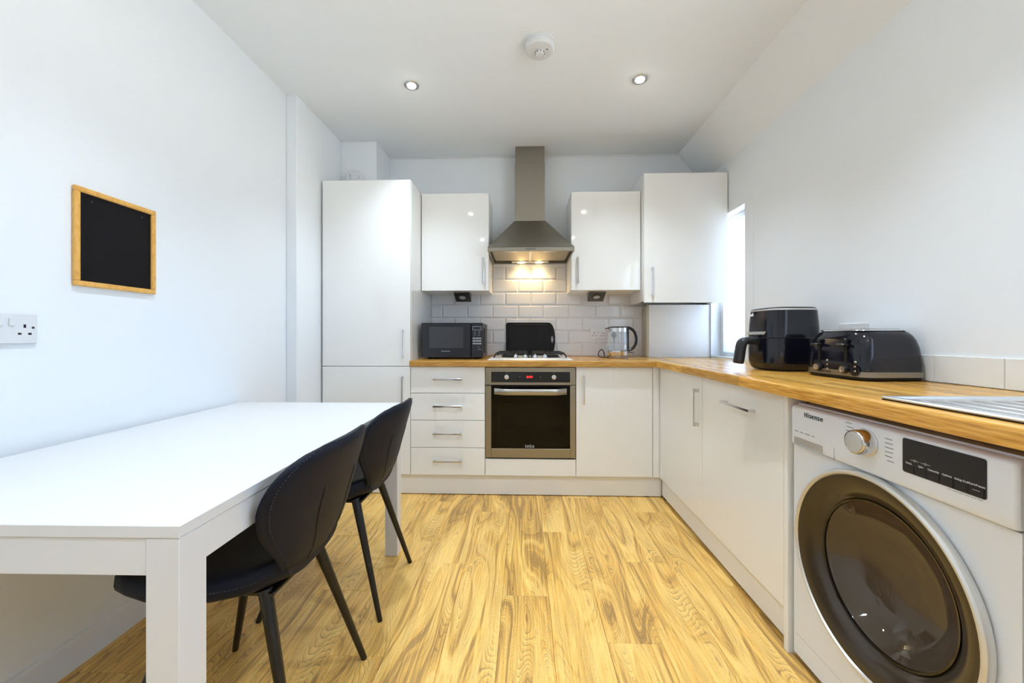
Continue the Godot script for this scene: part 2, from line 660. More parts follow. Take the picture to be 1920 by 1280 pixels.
# ------------------------------------------------------------------ the room
func room() -> void:
	O = Vector3.ZERO
	var wp: Material = M.wall_paint
	var st := new_st()
	bb(st, Vector3(WALL_L - 0.2, -0.1, WALL_B - 0.2), Vector3(WALL_L, CEIL + 0.1, REAR + 0.2))
	structure("wall_left", st, wp, "white painted wall beside the dining table", "wall")
	st = new_st()
	bb(st, Vector3(WALL_L, -0.1, WALL_B - 0.2), Vector3(WALL_R + 0.3, CEIL + 0.1, WALL_B))
	structure("wall_back", st, wp, "white painted wall behind the cooker hood", "wall")
	st = new_st()
	bb(st, Vector3(WALL_L, -0.1, REAR), Vector3(WALL_R + 0.3, CEIL + 0.1, REAR + 0.2))
	structure("wall_rear", st, wp, "white painted wall behind the viewer", "wall")
	# right wall round two window openings
	st = new_st()
	var x0 := WALL_R
	var x1 := WALL_R + 0.28
	var y1 := CEIL + 0.1
	bb(st, Vector3(x0, -0.1, WALL_B), Vector3(x1, y1, -0.46))
	bb(st, Vector3(x0, -0.1, -0.46), Vector3(x1, 0.905, 0.005))
	bb(st, Vector3(x0, 1.925, -0.46), Vector3(x1, y1, 0.005))
	bb(st, Vector3(x0, -0.1, 0.005), Vector3(x1, y1, 1.75))
	bb(st, Vector3(x0, -0.1, 1.75), Vector3(x1, 1.05, 3.1))
	bb(st, Vector3(x0, 2.12, 1.75), Vector3(x1, y1, 3.1))
	bb(st, Vector3(x0, -0.1, 3.1), Vector3(x1, y1, REAR + 0.2))
	structure("wall_right", st, wp, "white painted wall above the wooden worktop with the sink", "wall")
	st = new_st()
	bb(st, Vector3(WALL_L, CEIL, WALL_B), Vector3(WALL_R, CEIL + 0.1, REAR))
	var poly := PackedVector2Array([Vector2(1.99, CEIL), Vector2(WALL_R, CEIL), Vector2(WALL_R, 2.297)])
	prism(st, poly, WALL_B, REAR)
	structure("ceiling", st, M.ceiling_paint, "white ceiling with a sloping edge above the right wall", "ceiling")
	# pier on the left wall and the boxing above the tall cupboard
	st = new_st()
	bb(st, Vector3(WALL_L, 0.0, WALL_B), Vector3(-0.612, CEIL, 0.27), 0.004)
	structure("wall_pier", st, wp, "shallow white pier of wall beside the tall cupboard", "wall")
	st = new_st()
	bb(st, Vector3(-0.612, 2.125, WALL_B), Vector3(-0.345, CEIL, -0.3), 0.003)
	structure("wall_boxing", st, wp, "white boxed corner of wall above the tall cupboard", "wall")
	# thin plaster bead along the back edge of the ceiling
	st = new_st()
	bb(st, Vector3(-0.345, CEIL - 0.012, WALL_B), Vector3(1.99, CEIL, WALL_B + 0.008), 0.002)
	bx(st, Vector3(2.09, 2.405, WALL_B + 0.004), Vector3(0.3, 0.012, 0.008), 0.002, Basis(Vector3(0, 0, 1), -atan2(0.223, 0.2)))
	structure("trim_1", st, M.white_trim, "white bead of plaster along the back edge of the ceiling", "trim")
	# skirting
	st = new_st()
	poly = PackedVector2Array([Vector2(0, 0), Vector2(0.013, 0), Vector2(0.013, 0.088), Vector2(0.008, 0.098), Vector2(0, 0.1)])
	prism(st, poly, 0.27, REAR, Transform3D(Basis(), Vector3(WALL_L, 0, 0)))
	structure("baseboard_left", st, M.white_trim, "white skirting board under the dining table", "skirting")
	# the box covering the boiler pipes
	st = new_st()
	bb(st, Vector3(1.716, WT, WALL_B), Vector3(2.17, 1.306, -0.47), 0.002)
	var cover := thing("pipe_cover", "white upright panel on the worktop under the corner wall cupboard", "panel", Vector3(1.94, WT, -0.525))
	box_part("front_panel", Vector3(1.722, WT, -0.488), Vector3(2.168, 1.306, -0.47), M.satin_white, cover)
	box_part("side_panel", Vector3(1.706, WT, WALL_B), Vector3(1.722, 1.306, -0.474), M.beige_edge, cover)
	box_part("edge_strip", Vector3(2.168, WT, -0.486), Vector3(2.188, 1.306, -0.474), M.satin_white, cover)


func floor_planks() -> void:
	var root := thing("floor", "golden wood plank floor with swirling brown grain", "floor")
	root.set_meta("kind", "structure")
	var sub := new_st()
	bb(sub, Vector3(WALL_L, -0.1, WALL_B), Vector3(WALL_R, -0.0105, REAR))
	part("subfloor", sub, M.dark_gap, root)
	var pitch := 0.1885
	var joints := {-5: 0.61, -4: 0.18, -3: 0.95, -2: 0.534, -1: 0.98, 0: 1.31, 1: 0.771, 2: 0.227, 3: 0.989, 4: 0.461, 5: 1.226, 6: 0.733, 7: 0.204, 8: 0.9, 9: 0.4, 10: 0.7, 11: 0.2}
	var pick := 0
	for k in range(-5, 12):
		var xa := maxf(0.107 + pitch * k, WALL_L)
		var xb := minf(0.107 + pitch * (k + 1), WALL_R)
		if xb - xa < 0.01:
			continue
		var z: float = joints[k] - 1.22 * 2
		while z < REAR:
			var za := maxf(z, WALL_B)
			var zb := minf(z + 1.22, REAR)
			if zb - za > 0.02:
				pick = (pick * 5 + 3 + k) % 8
				plank(root, xa, xb, za, zb, 0.107 + pitch * k, z, absi(pick))
			z += 1.22


func plank(root: Node3D, xa: float, xb: float, za: float, zb: float, ux: float, uz: float, cell: int) -> void:
	var st := new_st()
	var g := 0.0004
	var b := 0.0012
	var lo := Vector3(xa + g, -0.01, za + g)
	var hi := Vector3(xb - g, 0.0, zb - g)
	var uv := func(p: Vector3) -> Vector2:
		var u := clampf((p.x - ux) / 0.1885, 0.004, 0.996)
		var v := clampf((p.z - uz) / 1.22, 0.001, 0.999)
		return Vector2((cell % 4 + u) / 4.0, (cell / 4 + v) / 2.0)
	var c := (lo + hi) * 0.5
	var top := [Vector3(lo.x + b, 0, lo.z + b), Vector3(hi.x - b, 0, lo.z + b), Vector3(hi.x - b, 0, hi.z - b), Vector3(lo.x + b, 0, hi.z - b)]
	var mid := [Vector3(lo.x, -b, lo.z), Vector3(hi.x, -b, lo.z), Vector3(hi.x, -b, hi.z), Vector3(lo.x, -b, hi.z)]
	var low := [Vector3(lo.x, lo.y, lo.z), Vector3(hi.x, lo.y, lo.z), Vector3(hi.x, lo.y, hi.z), Vector3(lo.x, lo.y, hi.z)]
	var quads := [top, low]
	for i in 4:
		var i2 := (i + 1) % 4
		quads.append([mid[i], mid[i2], top[i2], top[i]])
		quads.append([low[i], low[i2], mid[i2], mid[i]])
	for q in quads:
		var n: Vector3 = (q[1] - q[0]).cross(q[2] - q[0])
		var order := [0, 1, 2, 0, 2, 3] if n.dot((q[0] + q[2]) * 0.5 - c) < 0 else [0, 2, 1, 0, 3, 2]
		st.set_smooth_group(0xFFFFFFFF)
		for o in order:
			st.set_uv(uv.call(q[o]))
			st.add_vertex(q[o])
	part("plank", st, M.floor_board, root)


func tile_shape(w: float, h: float, bev: float, depth: float, m0 := "tile_white") -> ArrayMesh:
	# bevelled tile lying in the xy plane, looking along +z, centred
	var st := new_st()
	var a := [Vector3(-w / 2, -h / 2, 0), Vector3(w / 2, -h / 2, 0), Vector3(w / 2, h / 2, 0), Vector3(-w / 2, h / 2, 0)]
	var e := 0.003
	var m := []
	var t := []
	for q in a:
		m.append(q + Vector3(0, 0, e))
		t.append(Vector3(q.x - signf(q.x) * minf(bev, w * 0.3), q.y - signf(q.y) * minf(bev, h * 0.3), depth))
	var c := Vector3(0, 0, depth * 0.4)
	face(st, t, c)
	for i in 4:
		var i2 := (i + 1) % 4
		face(st, [a[i], a[i2], m[i2], m[i]], c)
		face(st, [m[i], m[i2], t[i2], t[i]], c)
	st.generate_normals()
	var mesh := st.commit()
	mesh.surface_set_material(0, M[m0])
	return mesh


func wall_tiles() -> void:
	O = Vector3.ZERO
	var wall: Node = get_node("wall_back")
	var cache := {}
	# grout bed
	var st := new_st()
	bb(st, Vector3(0.0, WT, WALL_B), Vector3(1.706, 1.4, WALL_B + 0.003))
	bb(st, Vector3(0.502, 1.4, WALL_B), Vector3(1.098, 1.68, WALL_B + 0.003))
	part("grout_bed", st, M.grout, wall)
	for k in 8:
		var x := (0.605 if k % 2 == 0 else 0.708) - 0.206 * 4
		var lim0 := 0.0 if k < 5 else 0.502
		var lim1 := 1.706 if k < 5 else 1.098
		var ya := WT + 0.002 + 0.1033 * k
		var yb := minf(ya + 0.1003, 1.68)
		while x < lim1:
			var xa := maxf(x + 0.0015, lim0)
			var xb := minf(x + 0.2045, lim1)
			if xb - xa > 0.008:
				var key := "%.3f %.3f" % [xb - xa, yb - ya]
				if not cache.has(key):
					cache[key] = tile_shape(xb - xa, yb - ya, 0.010, 0.0085)
				var mi := MeshInstance3D.new()
				mi.name = "tile"
				mi.mesh = cache[key]
				wall.add_child(mi, true)
				mi.position = Vector3((xa + xb) / 2, (ya + yb) / 2, WALL_B + 0.002)
			x += 0.206
	# low upstand of flat tiles along the right wall
	var right: Node = get_node("wall_right")
	var up := tile_shape(0.1975, 0.092, 0.0012, 0.0075, "tile_flat")
	var z := 0.19
	while z < 2.9:
		var mi := MeshInstance3D.new()
		mi.name = "tile"
		mi.mesh = up
		right.add_child(mi, true)
		mi.transform = facing_x(Vector3(WALL_R, WT + 0.048, z + 0.1))
		z += 0.199


func windows() -> void:
	O = Vector3.ZERO
	# small window beside the corner cupboard
	var w := thing("window_1", "narrow bright window in a recess beside the corner wall cupboard", "window", Vector3(WALL_R + 0.10, 0.905, -0.228))
	w.set_meta("kind", "structure")
	window_frame(w, -0.46, 0.005, 0.905, 1.925, WALL_R + 0.10, 1, "obscure_glass")
	box_part("sill", Vector3(WALL_R + 0.002, 0.9055, -0.458), Vector3(WALL_R + 0.068, 0.914, 0.003), M.white_trim, w)
	w = thing("window_2", "wide unseen window over the sink, placed to light the table side and left wall", "window", Vector3(WALL_R + 0.10, 1.05, 2.42))
	w.set_meta("kind", "structure")
	window_frame(w, 1.75, 3.1, 1.05, 2.12, WALL_R + 0.10, 2)  # out of view, placed to light the table side and left wall
	# architrave line beside the small window
	var st := new_st()
	O = Vector3.ZERO
	bb(st, Vector3(WALL_R - 0.003, 0.995, 0.006), Vector3(WALL_R + 0.001, 1.95, 0.1), 0.001)
	structure("trim_2", st, M.wall_paint, "smooth white plaster strip beside the narrow window", "trim")
	var tw := thing("dried_twigs", "thin pale twigs standing on the sill of the narrow bright window", "twigs", Vector3(WALL_R + 0.035, 0.914, -0.16))
	for d in [[Vector3(-0.01, 0.15, -0.12), 0.0012], [Vector3(0.0, 0.17, 0.09), 0.0012], [Vector3(0.01, 0.1, 0.03), 0.001], [Vector3(-0.005, 0.07, -0.05), 0.001]]:
		st = new_st()
		var a: Vector3 = O + Vector3(0, 0.001, 0)
		tube(st, [a, a + d[0] * 0.5 + Vector3(0, 0.006, 0), a + d[0]], [d[1] * 1.6, d[1] * 1.3, d[1]], 5)
		part("twig", st, M.beige_edge, tw)


func window_frame(w: Node3D, za: float, zb: float, ya: float, yb: float, x: float, lights: int, glass := "window_glass") -> void:
	var f := 0.04
	var d := 0.03
	var st := new_st()
	for q in [[za, za + f, ya, yb], [zb - f, zb, ya, yb], [za + f, zb - f, ya, ya + f], [za + f, zb - f, yb - f, yb]]:
		var c0 := Vector3(x - d, q[2], q[0])
		var c1 := Vector3(x + d, q[3], q[1])
		bb(st, c0, c1, 0.004)
	part("window_frame", st, M.plastic_white, w)
	var zz := za + f
	var step := (zb - za - 2 * f) / lights
	for k in lights:
		if k > 0:
			box_part("mullion", Vector3(x - d, ya + f, zz - 0.025), Vector3(x + d, yb - f, zz + 0.025), M.plastic_white, w, 0.003)
		var a := zz + (0.025 if k > 0 else 0.0)
		var b := zz + step - (0.025 if k < lights - 1 else 0.0)
		box_part("pane", Vector3(x - 0.003, ya + f, a), Vector3(x + 0.003, yb - f, b), M[glass], w, 0.0)
		zz += step


# ------------------------------------------------------------------ fitted units
func bar_handle(parent: Node, c: Vector3, length: float, along: Vector3, out: Vector3, stand := 0.028) -> void:
	# flat chrome bow handle with square ends
	var st := new_st()
	var across := along.cross(out).abs()
	var w := 0.011
	var t := 0.006
	var size_bar := along.abs() * length + across * w + out.abs() * t
	bx(st, c + out * (stand - t * 0.5), size_bar, 0.0012)
	for s in [-1.0, 1.0]:
		bx(st, c + along * s * (length * 0.5 - 0.009) + out * (stand * 0.5 - 0.003), along.abs() * 0.018 + across * w + out.abs() * (stand - 0.004), 0.001)
	part("handle", st, M.chrome, parent)


func door_z(n: String, parent: Node, xa: float, xb: float, ya: float, yb: float, z: float, m: Material = null) -> MeshInstance3D:
	var g := 0.0016
	return box_part(n, Vector3(xa + g, ya + g, z - 0.018), Vector3(xb - g, yb - g, z), m if m else M.gloss_white, parent, 0.0015)


func door_x(n: String, parent: Node, za: float, zb: float, ya: float, yb: float, x: float) -> MeshInstance3D:
	var g := 0.0016
	return box_part(n, Vector3(x, ya + g, za + g), Vector3(x + 0.018, yb - g, zb - g), M.gloss_white, parent, 0.0015)


func fitted_units() -> void:
	var hb := 0.137
	var ht := 0.86
	var Z := Vector3(0, 0, 1)
	var X := Vector3(1, 0, 0)
	var Y := Vector3(0, 1, 0)
	# tall cupboard
	var t := thing("tall_cupboard", "tall white gloss cupboard with two doors at the end of the table", "cupboard", Vector3(-0.3, 0.0, -0.28))
	box_part("body", Vector3(-0.6, 0.13, -0.575), Vector3(-0.0005, 2.11, -0.02), M.gloss_white, t)
	var d := door_z("door", t, -0.6, 0.0, ht + 0.001, 2.11, 0.0)
	bar_handle(d, Vector3(-0.05, 1.01, 0), 0.19, Y, Z)
	d = door_z("door", t, -0.6, 0.0, hb, ht, 0.0)
	bar_handle(d, Vector3(-0.05, 0.70, 0), 0.19, Y, Z)
	# drawers
	t = thing("drawer_unit", "white gloss base unit with four drawers under the microwave", "drawers", Vector3(0.25, 0.0, -0.28))
	box_part("body", Vector3(0.001, 0.13, -0.56), Vector3(0.4995, 0.86, -0.02), M.satin_white, t)
	var ys := [hb, 0.32, 0.5015, 0.683, ht]
	for k in 4:
		d = door_z("drawer", t, 0.0, 0.5, ys[k], ys[k + 1], 0.0)
		bar_handle(d, Vector3(0.25, (ys[k] + ys[k + 1]) * 0.5 + 0.005, 0), 0.19, X, Z)
	# cupboard right of the oven
	t = thing("base_cupboard", "white gloss base cupboard right of the oven with one upright handle", "cupboard", Vector3(1.36, 0.0, -0.28))
	box_part("body", Vector3(1.101, 0.13, -0.56), Vector3(1.62, 0.86, -0.02), M.satin_white, t)
	d = door_z("door", t, 1.1, 1.6, hb, ht, 0.0)
	bar_handle(d, Vector3(1.15, 0.71, 0), 0.19, Y, Z)
	box_part("corner_post", Vector3(1.602, hb, -0.018), Vector3(RUN - 0.001, ht, -0.001), M.gloss_white, t)
	# side run: cupboard, dishwasher door, end panel
	t = thing("corner_cupboard", "white gloss base cupboard in the corner with upright chrome handle", "cupboard", Vector3(1.92, 0.0, 0.32))
	box_part("body", Vector3(RUN + 0.02, 0.13, 0.0), Vector3(2.16, 0.86, 0.614), M.satin_white, t)
	box_part("corner_post", Vector3(RUN + 0.0005, hb, -0.018), Vector3(RUN + 0.0175, ht, 0.042), M.gloss_white, t)
	d = door_x("door", t, 0.043, 0.616, hb, ht, RUN)
	bar_handle(d, Vector3(RUN, 0.70, 0.578), 0.19, Z.cross(X), -X)
	t = thing("integrated_dishwasher", "white gloss appliance door with level chrome handle beside the washing machine", "dishwasher", Vector3(1.92, 0.0, 0.92))
	box_part("body", Vector3(RUN + 0.02, 0.13, 0.617), Vector3(2.16, 0.86, 1.228), M.satin_white, t)
	d = door_x("door", t, 0.616, 1.229, hb, ht, RUN)
	bar_handle(d, Vector3(RUN, 0.774, 0.957), 0.22, Z, -X)
	t = thing("end_panel", "slim upright white panel between dishwasher and washing machine", "panel", Vector3(1.9, 0.0, 1.241))
	box_part("board", Vector3(RUN - 0.001, 0.0, 1.231), Vector3(2.16, WB - 0.001, 1.251), M.gloss_white, t)
	box_part("pipe_clip", Vector3(1.70, 0.835, 1.2515), Vector3(1.72, 0.85, 1.258), M.rubber_grey, t, 0.003)
	t = thing("sink_cupboard", "white base cupboard under the sink outside the picture", "cupboard", Vector3(1.92, 0.0, 2.4))
	box_part("body", Vector3(RUN + 0.02, 0.0, 1.89), Vector3(2.16, 0.74, 3.2), M.satin_white, t)
	box_part("rail", Vector3(RUN + 0.02, 0.74, 1.89), Vector3(RUN + 0.04, 0.861, 3.2), M.satin_white, t)
	door_x("door", t, 1.89, 2.54, 0.1, ht, RUN)
	door_x("door", t, 2.54, 3.2, 0.1, ht, RUN)
	# plinths
	t = thing("plinth", "white plinth board under the drawers and the oven", "plinth", Vector3(0.5, 0.0, -0.03))
	box_part("board", Vector3(-0.6, 0.005, -0.038), Vector3(RUN + 0.02, 0.136, -0.022), M.satin_white, t)
	for x in [-0.59, 1.55]:
		box_part("pad", Vector3(x, 0.0, -0.036), Vector3(x + 0.03, 0.005, -0.026), M.black_matt, t, 0.0)
	t = thing("plinth", "white plinth board under the dishwasher along the side run", "plinth", Vector3(RUN + 0.03, 0.0, 0.6))
	box_part("board", Vector3(RUN + 0.022, 0.016, -0.02), Vector3(RUN + 0.038, 0.136, 1.2305), M.satin_white, t)
	for z in [0.0, 1.19]:
		box_part("pad", Vector3(RUN + 0.027, 0.0, z), Vector3(RUN + 0.036, 0.016, z + 0.03), M.black_matt, t, 0.0)
	# wall cupboards
	var zu := -0.267
	for q in [[0.003, 0.5, 0.458, "white gloss wall cupboard left of the cooker hood", 0.286], [1.1, 1.6, 1.147, "white gloss wall cupboard right of the cooker hood", 1.308]]:
		t = thing("wall_cupboard", q[3], "cupboard", Vector3((q[0] + q[1]) * 0.5, 1.395, -0.43), 0.0, "matching wall cupboards either side of the hood")
		box_part("body", Vector3(q[0], 1.397, WALL_B + 0.004), Vector3(q[1], 2.110, zu - 0.02), M.satin_white, t)
		d = door_z("door", t, q[0], q[1], 1.395, 2.112, zu)
		bar_handle(d, Vector3(q[2], 1.54, zu), 0.19, Y, Z)
		undercupboard_lamp(q[4], "left" if q[0] < 0.5 else "right")
	t = thing("boiler_cupboard", "large white wall cupboard in the corner reaching higher than its neighbour", "cupboard", Vector3(1.89, 1.30, -0.39))
	for q in [[Vector3(1.603, 1.312, -0.569), Vector3(1.621, 2.21, -0.22)], [Vector3(2.165, 1.312, -0.569), Vector3(2.183, 2.21, -0.22)], [Vector3(1.621, 2.192, -0.569), Vector3(2.165, 2.21, -0.22)]]:
		box_part("side_panel", q[0], q[1], M.satin_white, t)
	box_part("boiler_base", Vector3(1.63, 1.33, -0.56), Vector3(2.155, 1.36, -0.23), M.dark_gap, t)
	d = door_z("door", t, 1.603, 2.186, 1.298, 2.213, -0.2)
	bar_handle(d, Vector3(1.659, 1.445, -0.2), 0.2, Y, Z)


func undercupboard_lamp(x: float, side: String) -> void:
	var t := thing("undercupboard_lamp", "small grey wedge lamp under the %s wall cupboard, switched off" % side, "lamp", Vector3(x, 1.395, -0.40), 0.0, "wedge lamps under the wall cupboards")
	var st := new_st()
	# wedge: deep at the back, sloping face towards the room
	var w := 0.06
	var pts := PackedVector2Array([Vector2(-0.46, 1.3965), Vector2(-0.46, 1.335), Vector2(-0.452, 1.331), Vector2(-0.342, 1.388), Vector2(-0.342, 1.3965)])
	var xf := Transform3D(Basis(Vector3(0, 0, 1), Vector3(0, 1, 0), Vector3(1, 0, 0)), Vector3(x, 0, 0))
	prism(st, pts, -w, w, xf, 0.002)
	part("housing", st, M.lamp_grey, t)
	var n := Vector3(0, -0.11, 0.057).normalized()
	var c := Vector3(x, 1.3595, -0.397)
	st = new_st()
	ring_lathe(st, [Vector2(0.026, 0.0), Vector2(0.036, 0.0), Vector2(0.036, 0.002), Vector2(0.026, 0.004)], 28, axis_to(n, c))
	part("lamp_rim", st, M.rubber_grey, t)
	st = new_st()
	lathe(st, [Vector2(0.026, 0.0), Vector2(0.026, 0.0015), Vector2(0.02, 0.003)], 24, axis_to(n, c))
	part("lens", st, M.lamp_glass_off, t)


func worktop() -> void:
	var root := thing("worktop", "continuous wooden block worktop running round the corner", "worktop", Vector3(1.6, WB, 0.0))
	rng.seed = 21
	# side run, staves along z
	var xf := RUN - 0.0278
	var rows := 14
	var w := (WALL_R - xf) / rows
	for r in rows:
		var xa := xf + w * r
		var z := WALL_B
		var cuts := []
		if r == 0:
			cuts = [0.43, 1.0, 1.76, 2.4]
		else:
			var c := WALL_B + rng.randf_range(0.1, 0.6)
			while c < 3.1:
				cuts.append(c)
				c += rng.randf_range(0.38, 0.75)
		cuts.append(3.2)
		for c in cuts:
			var st := new_st()
			if r == 0:
				prism(st, PackedVector2Array([Vector2(xa, WB), Vector2(xa + w, WB), Vector2(xa + w, WT), Vector2(xa + 0.006, WT), Vector2(xa + 0.0025, WT - 0.0012), Vector2(xa + 0.0008, WT - 0.004), Vector2(xa, WT - 0.008)]), z, c)
			else:
				bb(st, Vector3(xa, WB, z), Vector3(xa + w, WT, c))
			part("stave", st, M["stave_0_%d" % (rng.randi() % 5)], root)
			z = c
	# far run, staves along x
	var zf := 0.0278
	rows = 15
	w = (zf - WALL_B) / rows
	for r in rows:
		var zb := zf - w * r
		var x := 0.0
		var cuts := []
		if r == 0:
			cuts = [0.42, 0.98]
		else:
			var c := rng.randf_range(0.1, 0.6)
			while c < 1.5:
				cuts.append(c)
				c += rng.randf_range(0.38, 0.75)
		cuts.append(xf)
		for c in cuts:
			var st := new_st()
			if r == 0:
				var tr := Transform3D(Basis(Vector3(0, 0, -1), Vector3(0, 1, 0), Vector3(1, 0, 0)), Vector3(0, 0, zb))
				prism(st, PackedVector2Array([Vector2(0, WB), Vector2(w, WB), Vector2(w, WT), Vector2(0.006, WT), Vector2(0.0025, WT - 0.0012), Vector2(0.0008, WT - 0.004), Vector2(0, WT - 0.008)]), x, c, tr)
			else:
				bb(st, Vector3(x, WB, zb - w), Vector3(c, WT, zb))
			part("stave", st, M["stave_1_%d" % (rng.randi() % 5)], root)
			x = c


# ------------------------------------------------------------------ cooking appliances
func oven() -> void:
	var t := thing("oven_housing", "low white filler board below the built-in oven", "panel", Vector3(0.8, 0.137, -0.02))
	door_z("panel", t, 0.5, 1.1, 0.137, 0.25, 0.0)
	t = thing("oven", "built-in stainless steel oven with dark glass door and two knobs", "oven", Vector3(0.8, 0.25, -0.28))
	# casing with an open cavity
	for q in [[Vector3(0.505, 0.26, -0.55), Vector3(0.57, 0.86, -0.022)], [Vector3(1.03, 0.26, -0.55), Vector3(1.095, 0.86, -0.022)], [Vector3(0.57, 0.26, -0.55), Vector3(1.03, 0.33, -0.022)], [Vector3(0.57, 0.69, -0.55), Vector3(1.03, 0.86, -0.022)], [Vector3(0.57, 0.33, -0.55), Vector3(1.03, 0.69, -0.52)]]:
		box_part("casing", q[0], q[1], M.cavity, t, 0.0)
	var st := new_st()
	for k in 9:
		var x := 0.59 + k * 0.0525
		tube(st, [Vector3(x, 0.53, -0.5), Vector3(x, 0.53, -0.06)], 0.0018, 6)
	tube(st, [Vector3(0.572, 0.53, -0.06), Vector3(1.028, 0.53, -0.06)], 0.003, 8)
	tube(st, [Vector3(0.572, 0.53, -0.5), Vector3(1.028, 0.53, -0.5)], 0.003, 8)
	part("wire_shelf", st, M.chrome, t)
	# control panel
	st = new_st()
	bb(st, Vector3(0.503, 0.739, -0.02), Vector3(1.097, 0.856, 0.003), 0.0015)
	var cp := part("control_panel", st, M.steel, t)
	box_part("panel_glass", Vector3(0.541, 0.757, 0.002), Vector3(1.061, 0.826, 0.0055), M.black_gloss, cp, 0.001)
	for x in [0.644, 0.954]:
		st = new_st()
		lathe(st, [Vector2(0.018, 0.0), Vector2(0.018, 0.004), Vector2(0.0165, 0.02), Vector2(0.0145, 0.023), Vector2(0.006, 0.0235)], 28, axis_to(Vector3(0, 0, 1), Vector3(x, 0.794, 0.005)))
		part("knob", st, M.chrome, cp)
		box_part("knob_mark", Vector3(x - 0.0025, 0.817, 0.0053), Vector3(x + 0.0025, 0.8195, 0.0058), M.print_grey, cp, 0.0)
	lettering("clock_display", "0:00", 0.021, Vector3(0.795, 0.7935, 0.0056), Basis(), M.clock_red, cp, 700)
	for x in [0.731, 0.866]:
		box_part("touch_mark", Vector3(x - 0.001, 0.788, 0.0053), Vector3(x + 0.001, 0.797, 0.0058), M.print_grey, cp, 0.0)
	# door: steel surround and dark glass
	var d := MeshInstance3D.new()
	st = new_st()
	bb(st, Vector3(0.503, 0.258, -0.02), Vector3(0.541, 0.734, 0.003), 0.0015)
	bb(st, Vector3(1.061, 0.258, -0.02), Vector3(1.097, 0.734, 0.003), 0.0015)
	bb(st, Vector3(0.541, 0.258, -0.02), Vector3(1.061, 0.319, 0.003), 0.0015)
	d = part("door", st, M.steel, t)
	box_part("door_glass", Vector3(0.541, 0.319, -0.004), Vector3(1.061, 0.734, 0.002), M.oven_glass, d, 0.0)
	st = new_st()
	for q in [[0.541, 0.585, 0.319, 0.734], [1.015, 1.061, 0.319, 0.734], [0.585, 1.015, 0.319, 0.36], [0.585, 1.015, 0.66, 0.734]]:
		bb(st, Vector3(q[0], q[2], -0.012), Vector3(q[1], q[3], -0.006))
	part("glass_border", st, M.black_gloss, d)
	# bowed handle
	st = new_st()
	var rings := []
	for k in 17:
		var u := k / 16.0
		var x := lerpf(0.562, 1.038, u)
		var e := minf(u, 1.0 - u)
		var z := 0.008 + 0.04 * smoothstep(0.0, 0.16, e)
		rings.append(PackedVector3Array([Vector3(x, 0.6795, z), Vector3(x, 0.7175, z), Vector3(x, 0.719, z + 0.002), Vector3(x, 0.7175, z + 0.009), Vector3(x, 0.6795, z + 0.009), Vector3(x, 0.678, z + 0.002)]))
	loft(st, rings, true, 180.0)
	part("handle", st, M.steel_across, d)
	lettering("maker_mark", "teka", 0.03, Vector3(0.796, 0.336, 0.0022), Basis(), M.print_grey, d, 700)
	box_part("lower_gap", Vector3(0.52, 0.2515, -0.015), Vector3(1.085, 0.2575, -0.004), M.dark_gap, t, 0.0)


